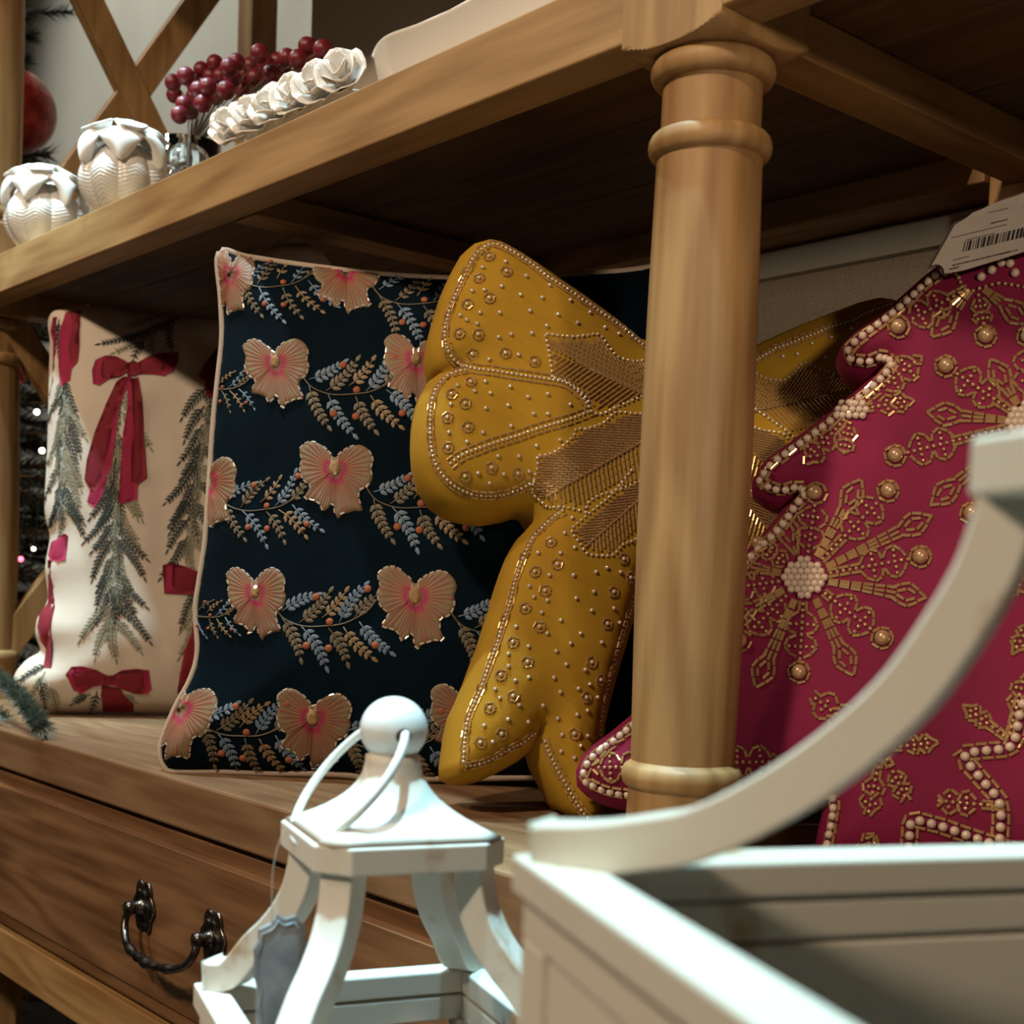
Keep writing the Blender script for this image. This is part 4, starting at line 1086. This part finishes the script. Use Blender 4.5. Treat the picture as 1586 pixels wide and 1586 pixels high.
for i, (x, y) in enumerate(bpx):
    P = at_axis(x, y, 1, .12+.05*math.sin(i*2.4)+.0004*(x-300)*.3); part('berry', bm_, M['berry'], bb, M=Matrix.Translation(P))
    q = gc+Vector((0, 0, .02)); mid = stemtop+(P-stemtop)*.6+Vector((0, .01, .012)); twigs.append(tube(smooth_path([tuple(stemtop), tuple(mid), tuple(P)], 4), .0007, 5))
part('twig', join(tube([gc+Vector((.004, .003, .012)), stemtop], .003, 6), *twigs), M['twig'], bb)

# ================================================================== CHRISTMAS TREE beyond the end of the unit
TX, TY = -1.90, .02
xt = thing('christmas_tree', 'dark green Christmas tree standing beyond the end of the shelving unit', 'tree', (TX, TY, HZ))
part('trunk', tube([(TX, TY, HZ), (TX, TY, .5), (TX, TY, 1.45)], [.03, .022, .006], 10), M['twig'], xt)
def needles(p0, p1, r, n, V, F, rg, wd=.0011):
    p0, p1 = Vector(p0), Vector(p1); d = p1-p0; dn = d.normalized(); e = dn.orthogonal().normalized(); g = dn.cross(e)
    for k in range(n):
        t = rg.random(); a = rg.random()*6.283; o = (e*math.cos(a)+g*math.sin(a)); ln = r*(1-.35*t)*rg.uniform(.75, 1.15)
        b = p0+d*t; tip = b+o*ln*.8+dn*ln*.75; s = o.cross(dn)*wd; i = len(V); V += [b+s, b-s, tip]; F.append((i, i+1, i+2))
rg = random.Random(5); V, F, twg = [], [], []
for k in range(520):
    t = (k+.5)/520; z = HZ+.15+t*2.3+rg.uniform(-.03, .03); R = .62*(1-t)**.9+.03; a = k*2.39996
    if z > 1.42: continue
    d = Vector((math.cos(a), math.sin(a), -.12+.25*t)); p0 = Vector((TX, TY, z)); p1 = p0+d*R
    if p1.x > -1.40: p1 = p0+(p1-p0)*((-1.40-p0.x)/(p1.x-p0.x))
    twg.append(tube([p0, p1], [.005, .002], 5)); needles(p0.lerp(p1, .15), p1, .05, 150, V, F, rg, .002)
    for s_ in (-.55, .55):
        m_ = p0.lerp(p1, .55); q = m_+Matrix.Rotation(s_, 3, 'Z') @ (p1-p0)*.42
        if q.x > -1.39: q.x = -1.39
        needles(m_, q, .035, 80, V, F, rg, .0018); twg.append(tube([m_, q], .002, 4))
part('branches', join(*twg), M['twig'], xt)
part('needles', (V, F), M['needle'], xt, False, kind='stuff')
# one branch reaching into view over the bauble
V, F = [], []
for a, b in [((-5, 60), (45, 25)), ((40, 20), (112, 18)), ((20, 60), (50, 55)), ((10, 100), (42, 92)), ((25, 5), (50, -20)), ((0, 30), (30, 8))]:
    needles(at_axis(a[0], a[1], 0, -1.52), at_axis(b[0], b[1], 0, -1.50), .03, 150, V, F, rg)
part('branch_tip', (V, F), M['needle'], xt, False, kind='stuff')
def bauble(x, y, X, r, label):
    c = at_axis(x, y, 0, X); t = thing('bauble', label, 'bauble', c-Vector((0, 0, r)))
    part('ball', sphere(c, r, 40, 24), M['bauble'], t)
    part('cap', lathe([(r*.2, r*.96), (r*.2, r*1.12), (r*.05, r*1.14)], 16, c), M['gold'], t)
    part('hook', tube([c+Vector((0, 0, r*1.1)), c+Vector((.004, 0, r*1.3)), c+Vector((0, 0, r*1.5))], .001, 6), M['wire'], t)
bauble(22, 172, -1.50, .062, 'large mottled red bauble hanging from the tree by the end post')
bauble(24, 582, -1.50, .016, 'small red bauble deep in the dark tree')
ls = thing('light_string', 'string of small warm and red lights on the dark tree', 'string lights', at_axis(40, 900, 0, -1.55))
pts = [(10, 560, 'r'), (22, 622, 'w'), (17, 640, 'w'), (57, 638, 'w'), (65, 698, 'w'), (52, 850, 'w0'), (32, 866, 'r'), (38, 780, 'n'), (22, 960, 'n')]
wp = []
for x, y, k in pts:
    P = at_axis(x, y, 0, -1.48); wp.append(tuple(P))
    if k != 'n':
        o = part('bulb', sphere(P, .0042 if k != 'w0' else .003, 10, 7), M['bulb_red' if k == 'r' else 'bulb'], ls)
part('wire', tube(smooth_path(wp, 5), .0008, 5), M['wire'], ls)
# frosted sprig lying over the front edge
fs_ = thing('frosted_sprig', 'frosted green fir sprig lying on the shelf edge by the end post', 'fir sprig', at_axis(40, 1110, 2, .008))
p0 = at_axis(-60, 1010, 1, -.075); p1 = at_axis(20, 1068, 1, -.098); p2 = at_axis(66, 1128, 1, -.118)
path = [Vector(q) for q in smooth_path([tuple(p0), tuple(p1), tuple(p2)], 6)]
part('stem', tube(path, .002, 6), M['twig'], fs_)
V, F = [], []
for a, b in zip(path[:-1], path[1:]): needles(a, b, .021, 120, V, F, rg, .0012)
q0 = at_axis(-40, 1100, 1, -.10); needles(at_axis(-80, 1060, 1, -.09), at_axis(12, 1112, 1, -.112), .02, 260, V, F, rg, .0012)
part('needles', (V, F), M['frost'], fs_, False, kind='stuff')

# ================================================================== LANTERNS on a low display table
TABZ = -.30
dt = thing('display_table', 'low dark wooden display table under the two lanterns', 'table', (.33, -.36, HZ))
part('tabletop', box(-.1, .78, -.58, -.135, TABZ-.03, TABZ), M['drawer'], dt, False, bevel=.003)
for x in (-.07, .75):
    for y in (-.55, -.165): part('leg', box(x-.02, x+.02, y-.02, y+.02, HZ, TABZ-.03), M['drawer'], dt, False)
TH = math.radians(66)
def lantern(name, label, TH, cx, cy, s, zf, arm_px, plate, mt, rail_h, rail_w, arm_w, arm_t, ztop=None, planks=False):
    ax = Vector((math.cos(TH), math.sin(TH), 0)); by = Vector((-math.sin(TH), math.cos(TH), 0)); Zv = Vector((0, 0, 1)); c0 = Vector((cx, cy, 0))
    t = thing(name, label, 'lantern', (cx, cy, TABZ), None)
    def fr(x, y, z): return c0+ax*x+by*y+Zv*z
    def lb(x0, x1, y0, y1, z0, z1): return [fr(*p) for p in box(x0, x1, y0, y1, z0, z1)[0]], box(0, 1, 0, 1, 0, 1)[1]
    # top frame: four rails, and a lower moulding course
    for sy in (-1, 1):
        part('rail', lb(-s, s, *sorted((sy*s, sy*(s-rail_w))), zf-rail_h, zf), mt, t, False, bevel=.0012)
    for sx in (-1, 1):
        part('rail', lb(*sorted((sx*s, sx*(s-rail_w))), -s+rail_w, s-rail_w, zf-rail_h, zf), mt, t, False, bevel=.0012)
    s2 = s-.003
    for sy in (-1, 1): part('lower_rail', lb(-s2, s2, *sorted((sy*s2, sy*(s2-rail_w*.8))), zf-rail_h*2.15, zf-rail_h-.0012), mt, t, False, bevel=.001)
    for sx in (-1, 1): part('lower_rail', lb(*sorted((sx*s2, sx*(s2-rail_w*.8))), -s2+rail_w*.8, s2-rail_w*.8, zf-rail_h*2.15, zf-rail_h-.0012), mt, t, False, bevel=.001)
    zl = zf-rail_h*2.15
    for sx in (-1, 1):
        for sy in (-1, 1): part('corner_post', lb(*sorted((sx*s2, sx*(s2-rail_w))), *sorted((sy*s2, sy*(s2-rail_w))), TABZ+.03, zl), mt, t, False, bevel=.001)
    part('base', lb(-s-.008, s+.008, -s-.008, s+.008, TABZ+.0005, TABZ+.03), mt, t, False, bevel=.002)
    for (x0, y0, x1, y1) in ((-1, 1, 1, 1), (-1, -1, -1, 1), (1, -1, 1, 1)):
        if x0 == x1: g = lb(*sorted((x0*(s2-rail_w*.5), x0*(s2-rail_w*.5-.002))), -s2+rail_w, s2-rail_w, TABZ+.03, zl)
        else: g = lb(-s2+rail_w, s2-rail_w, s2-rail_w*.5-.002, s2-rail_w*.5, TABZ+.03, zl)
        if not planks: part('glass_pane', g, M['glass'], t, False)
    if planks:
        hh = (zl-TABZ-.03)/4
        for k in range(4):
            part('plank', lb(-s2+rail_w, s2-rail_w, s2-rail_w*.8, s2-.002, TABZ+.03+k*hh, TABZ+.03+(k+1)*hh-.0015), mt, t, False, bevel=.001)
            part('plank', lb(-s2+.002, -s2+rail_w*.8, -s2+rail_w, s2-rail_w, TABZ+.03+k*hh, TABZ+.03+(k+1)*hh-.0015), mt, t, False, bevel=.001)
    # curved arms; profile traced on the vertical plane of the back-left corner
    dg = (-ax+by).normalized(); pn = dg.cross(Zv)
    prof = []
    for x, y in smooth_path(arm_px, 4):
        P = at_plane(x, y, c0, pn); prof.append(((P-c0).dot(dg), P.z))
    if ztop:
        rc = s*1.4142-.012; prof = smooth_path([(rc, zf+arm_t*.9), (rc-.014, zf+arm_t*1.25)]+[p for p in prof[::3] if p[0] < rc-.026], 4); prof.append((prof[-1][0], ztop))
    for sx, sy in ((-1, 1), (1, 1), (-1, -1), (1, -1)):
        d = (ax*sx+by*sy).normalized(); sd = d.cross(Zv)
        part('curved_arm', bar([c0+d*r+Zv*z for r, z in prof], sd, arm_w, arm_t), mt, t, False, bevel=.0012)
    return t, fr, lb, prof
# small lantern
lx, ly = .0518, -.2697
lt, fr, lb, prof = lantern('white_lantern', 'small white painted wooden lantern with ball finial and ring handle', math.radians(72), lx, ly, .081, -.040,
    [(324, 1503), (354, 1491), (392, 1470), (428, 1437), (458, 1396), (474, 1352), (480, 1312)], None, M['white_paint'], .013, .0155, .0085, .0075, ztop=.043)
zt = prof[-1][1]
PZ = .0415; PT = .0130; ph = .0475; ch = .0145
oct_ = [(-ph+ch, -ph), (ph-ch, -ph), (ph, -ph+ch), (ph, ph-ch), (ph-ch, ph), (-ph+ch, ph), (-ph, ph-ch), (-ph, -ph+ch)]
V = [fr(x, y, PZ) for x, y in oct_]+[fr(x, y, PZ+PT) for x, y in oct_]
F = [tuple(range(8))[::-1], tuple(range(8, 16))]+[(i, (i+1) % 8, 8+(i+1) % 8, 8+i) for i in range(8)]
part('roof_plate', (V, F), M['white_paint'], lt, False, bevel=.001)
# concave roof: square at the plate, round at the neck
V, F = [], []; nz_ = 12; ns = 48
for k in range(nz_+1):
    q = k/nz_; z = PZ+PT+.0005+.036*q; rr = .0135+(.0455-.0135)*(1-q)**2.3
    for i in range(ns):
        t = 2*math.pi*i/ns; sq = min(1.28, 1/max(abs(math.cos(t)), abs(math.sin(t)))); sq = min(sq, 1.32); f = 1+(sq-1)*(1-q)**1.2
        V.append(fr(rr*f*math.cos(t), rr*f*math.sin(t), z))
for k in range(nz_):
    for i in range(ns): F.append((k*ns+i, k*ns+(i+1) % ns, k*ns+ns+(i+1) % ns, k*ns+ns+i))
F.append(tuple(range(ns))[::-1]); F.append(tuple(nz_*ns+i for i in range(ns)))
part('roof', (V, F), M['white_paint'], lt)
for (x, y) in ((-.034, -.034), (.034, -.034), (-.034, .034), (.034, .034)):
    part('nail', xf(lathe([(.0014, 0), (.0012, .0006), (.0003, .0007)], 10), Matrix.Translation(fr(x, y, PZ+PT+.002))), M['pewter'], lt)
bc = Vector((lx, ly, .1040)); br = .0166
fin = part('ball_finial', sphere(bc, br, 48, 32, (1, 1, .97)), M['handle_white'], lt)
part('finial_collar', lathe([(.0118, -.0205), (.0125, -.0165), (.0105, -.0125)], 32, bc), M['handle_white'], lt)
vw = (CAM-bc).normalized(); rtv = RT; dnv = -UP
wv = (vw*.93+(rtv*.79+dnv*.61)*.36).normalized()
gv = (-rtv*.69+dnv*.72); gv = (gv-wv*gv.dot(wv)).normalized()
R_ = .0385; ctr = bc+gv*.0335
ringp = [ctr+gv*(R_*math.cos(2*math.pi*k/72))+wv*(R_*math.sin(2*math.pi*k/72)) for k in range(72)]
part('ring_handle', tube(ringp, .0022, 12, True), M['handle_white'], lt)
hq = Vector((0, 0, 1)).rotation_difference(wv).to_matrix().to_4x4()
hd = math.sqrt(max(1e-9, R_**2-.0335**2)); hole = []
for sg in (1, -1):
    hp = bc+wv*sg*(br+.0002); hole.append(xf(lathe([(.0036, -.0016), (.0038, 0), (.0030, .0002), (.0001, .0001)], 20), Matrix.Translation(hp) @ (hq if sg > 0 else hq @ Matrix.Rotation(math.pi, 4, 'X'))))
for h in hole: part('ring_hole', h, M['hole'], fin)
# pewter tag on a thread
pO = bc-RT*.055-FW*.02; pN = (-FW*.92+RT*.35+UP*.05).normalized()
CT = lambda p: K(280, 1050, 2.7345, p)
tagshape = CT([(410, 993), (425, 1012), (445, 1018), (470, 1010), (492, 1003), (502, 1028), (532, 1050), (530, 1090), (538, 1130), (528, 1200), (532, 1260), (512, 1320), (505, 1400), (500, 1500), (490, 1580), (440, 1600), (420, 1625), (400, 1600), (345, 1585), (330, 1500), (318, 1400), (330, 1340), (308, 1250), (312, 1190), (308, 1150), (330, 1110), (328, 1062), (380, 1040), (402, 1012)])
pt = thing('pewter_tag', 'scalloped grey pewter tag hanging by a thread from the small lantern', 'tag', at_plane(432, 1640, pO, pN))
part('plaque', slab(tagshape, pO, pN, .0022), M['pewter'], pt, False, bevel=.0008)
cen = np.array(tagshape).mean(0); inn = [tuple(cen+(np.array(q)-cen)*.86) for q in tagshape]
part('raised_border', tube([at_plane(x, y, pO, pN)+pN*.0002 for x, y in inn], .0006, 6, True), M['pewter'], pt)
part('thread', tube([at_plane(x, y, pO, pN) for x, y in smooth_path([(455, 1270), (436, 1295), (424, 1340), (421, 1390), (422, 1432)], 5)], .00025, 5), M['thread'], pt)
# large lantern, out of focus at the right
L0 = at_axis(793, 1322, 2, .0955)
ax = Vector((math.cos(TH), math.sin(TH), 0)); by = Vector((-math.sin(TH), math.cos(TH), 0)); S2 = .139
c2 = L0+ax*S2-by*S2
lt2, fr2, lb2, prof2 = lantern('cream_lantern', 'large cream painted wooden lantern with sweeping curved arms, blurred in front', TH, c2.x, c2.y, S2, .0955,
    [(842, 1312), (930, 1312), (1010, 1303), (1085, 1290), (1168, 1254), (1256, 1202), (1345, 1134), (1418, 1062), (1482, 972), (1530, 890), (1560, 808), (1570, 768)], None, M['cream_paint'], .0115, .020, .0080, .0074, planks=True)
zp = prof2[-1][1]; rp = prof2[-1][0]*.7071+.011; cc2 = 2*rp-1.4142*(prof2[-1][0]+.010)
oc2 = [(-rp+cc2, -rp), (rp-cc2, -rp), (rp, -rp+cc2), (rp, rp-cc2), (rp-cc2, rp), (-rp+cc2, rp), (-rp, rp-cc2), (-rp, -rp+cc2)]
V = [fr2(x, y, zp-.001) for x, y in oc2]+[fr2(x, y, zp+.014) for x, y in oc2]
part('roof_plate', (V, [tuple(range(8))[::-1], tuple(range(8, 16))]+[(i, (i+1) % 8, 8+(i+1) % 8, 8+i) for i in range(8)]), M['cream_paint'], lt2, False, bevel=.0015)
V, F = [], []
for k in range(13):
    q = k/12; z = zp+.014+.075*q; rr = .015+(rp*.86-.015)*(1-q)**2.3
    for i in range(ns):
        t = 2*math.pi*i/ns; f = 1+(min(1.35, 1/max(abs(math.cos(t)), abs(math.sin(t))))-1)*(1-q)**1.2; V.append(fr2(rr*f*math.cos(t), rr*f*math.sin(t), z))
for k in range(12):
    for i in range(ns): F.append((k*ns+i, k*ns+(i+1) % ns, k*ns+ns+(i+1) % ns, k*ns+ns+i))
F.append(tuple(range(ns))[::-1]); F.append(tuple(12*ns+i for i in range(ns)))
part('roof', (V, F), M['cream_paint'], lt2)
part('ball_finial', sphere(fr2(0, 0, zp+.016+.075+.019), .020, 32, 20), M['handle_white'], lt2)
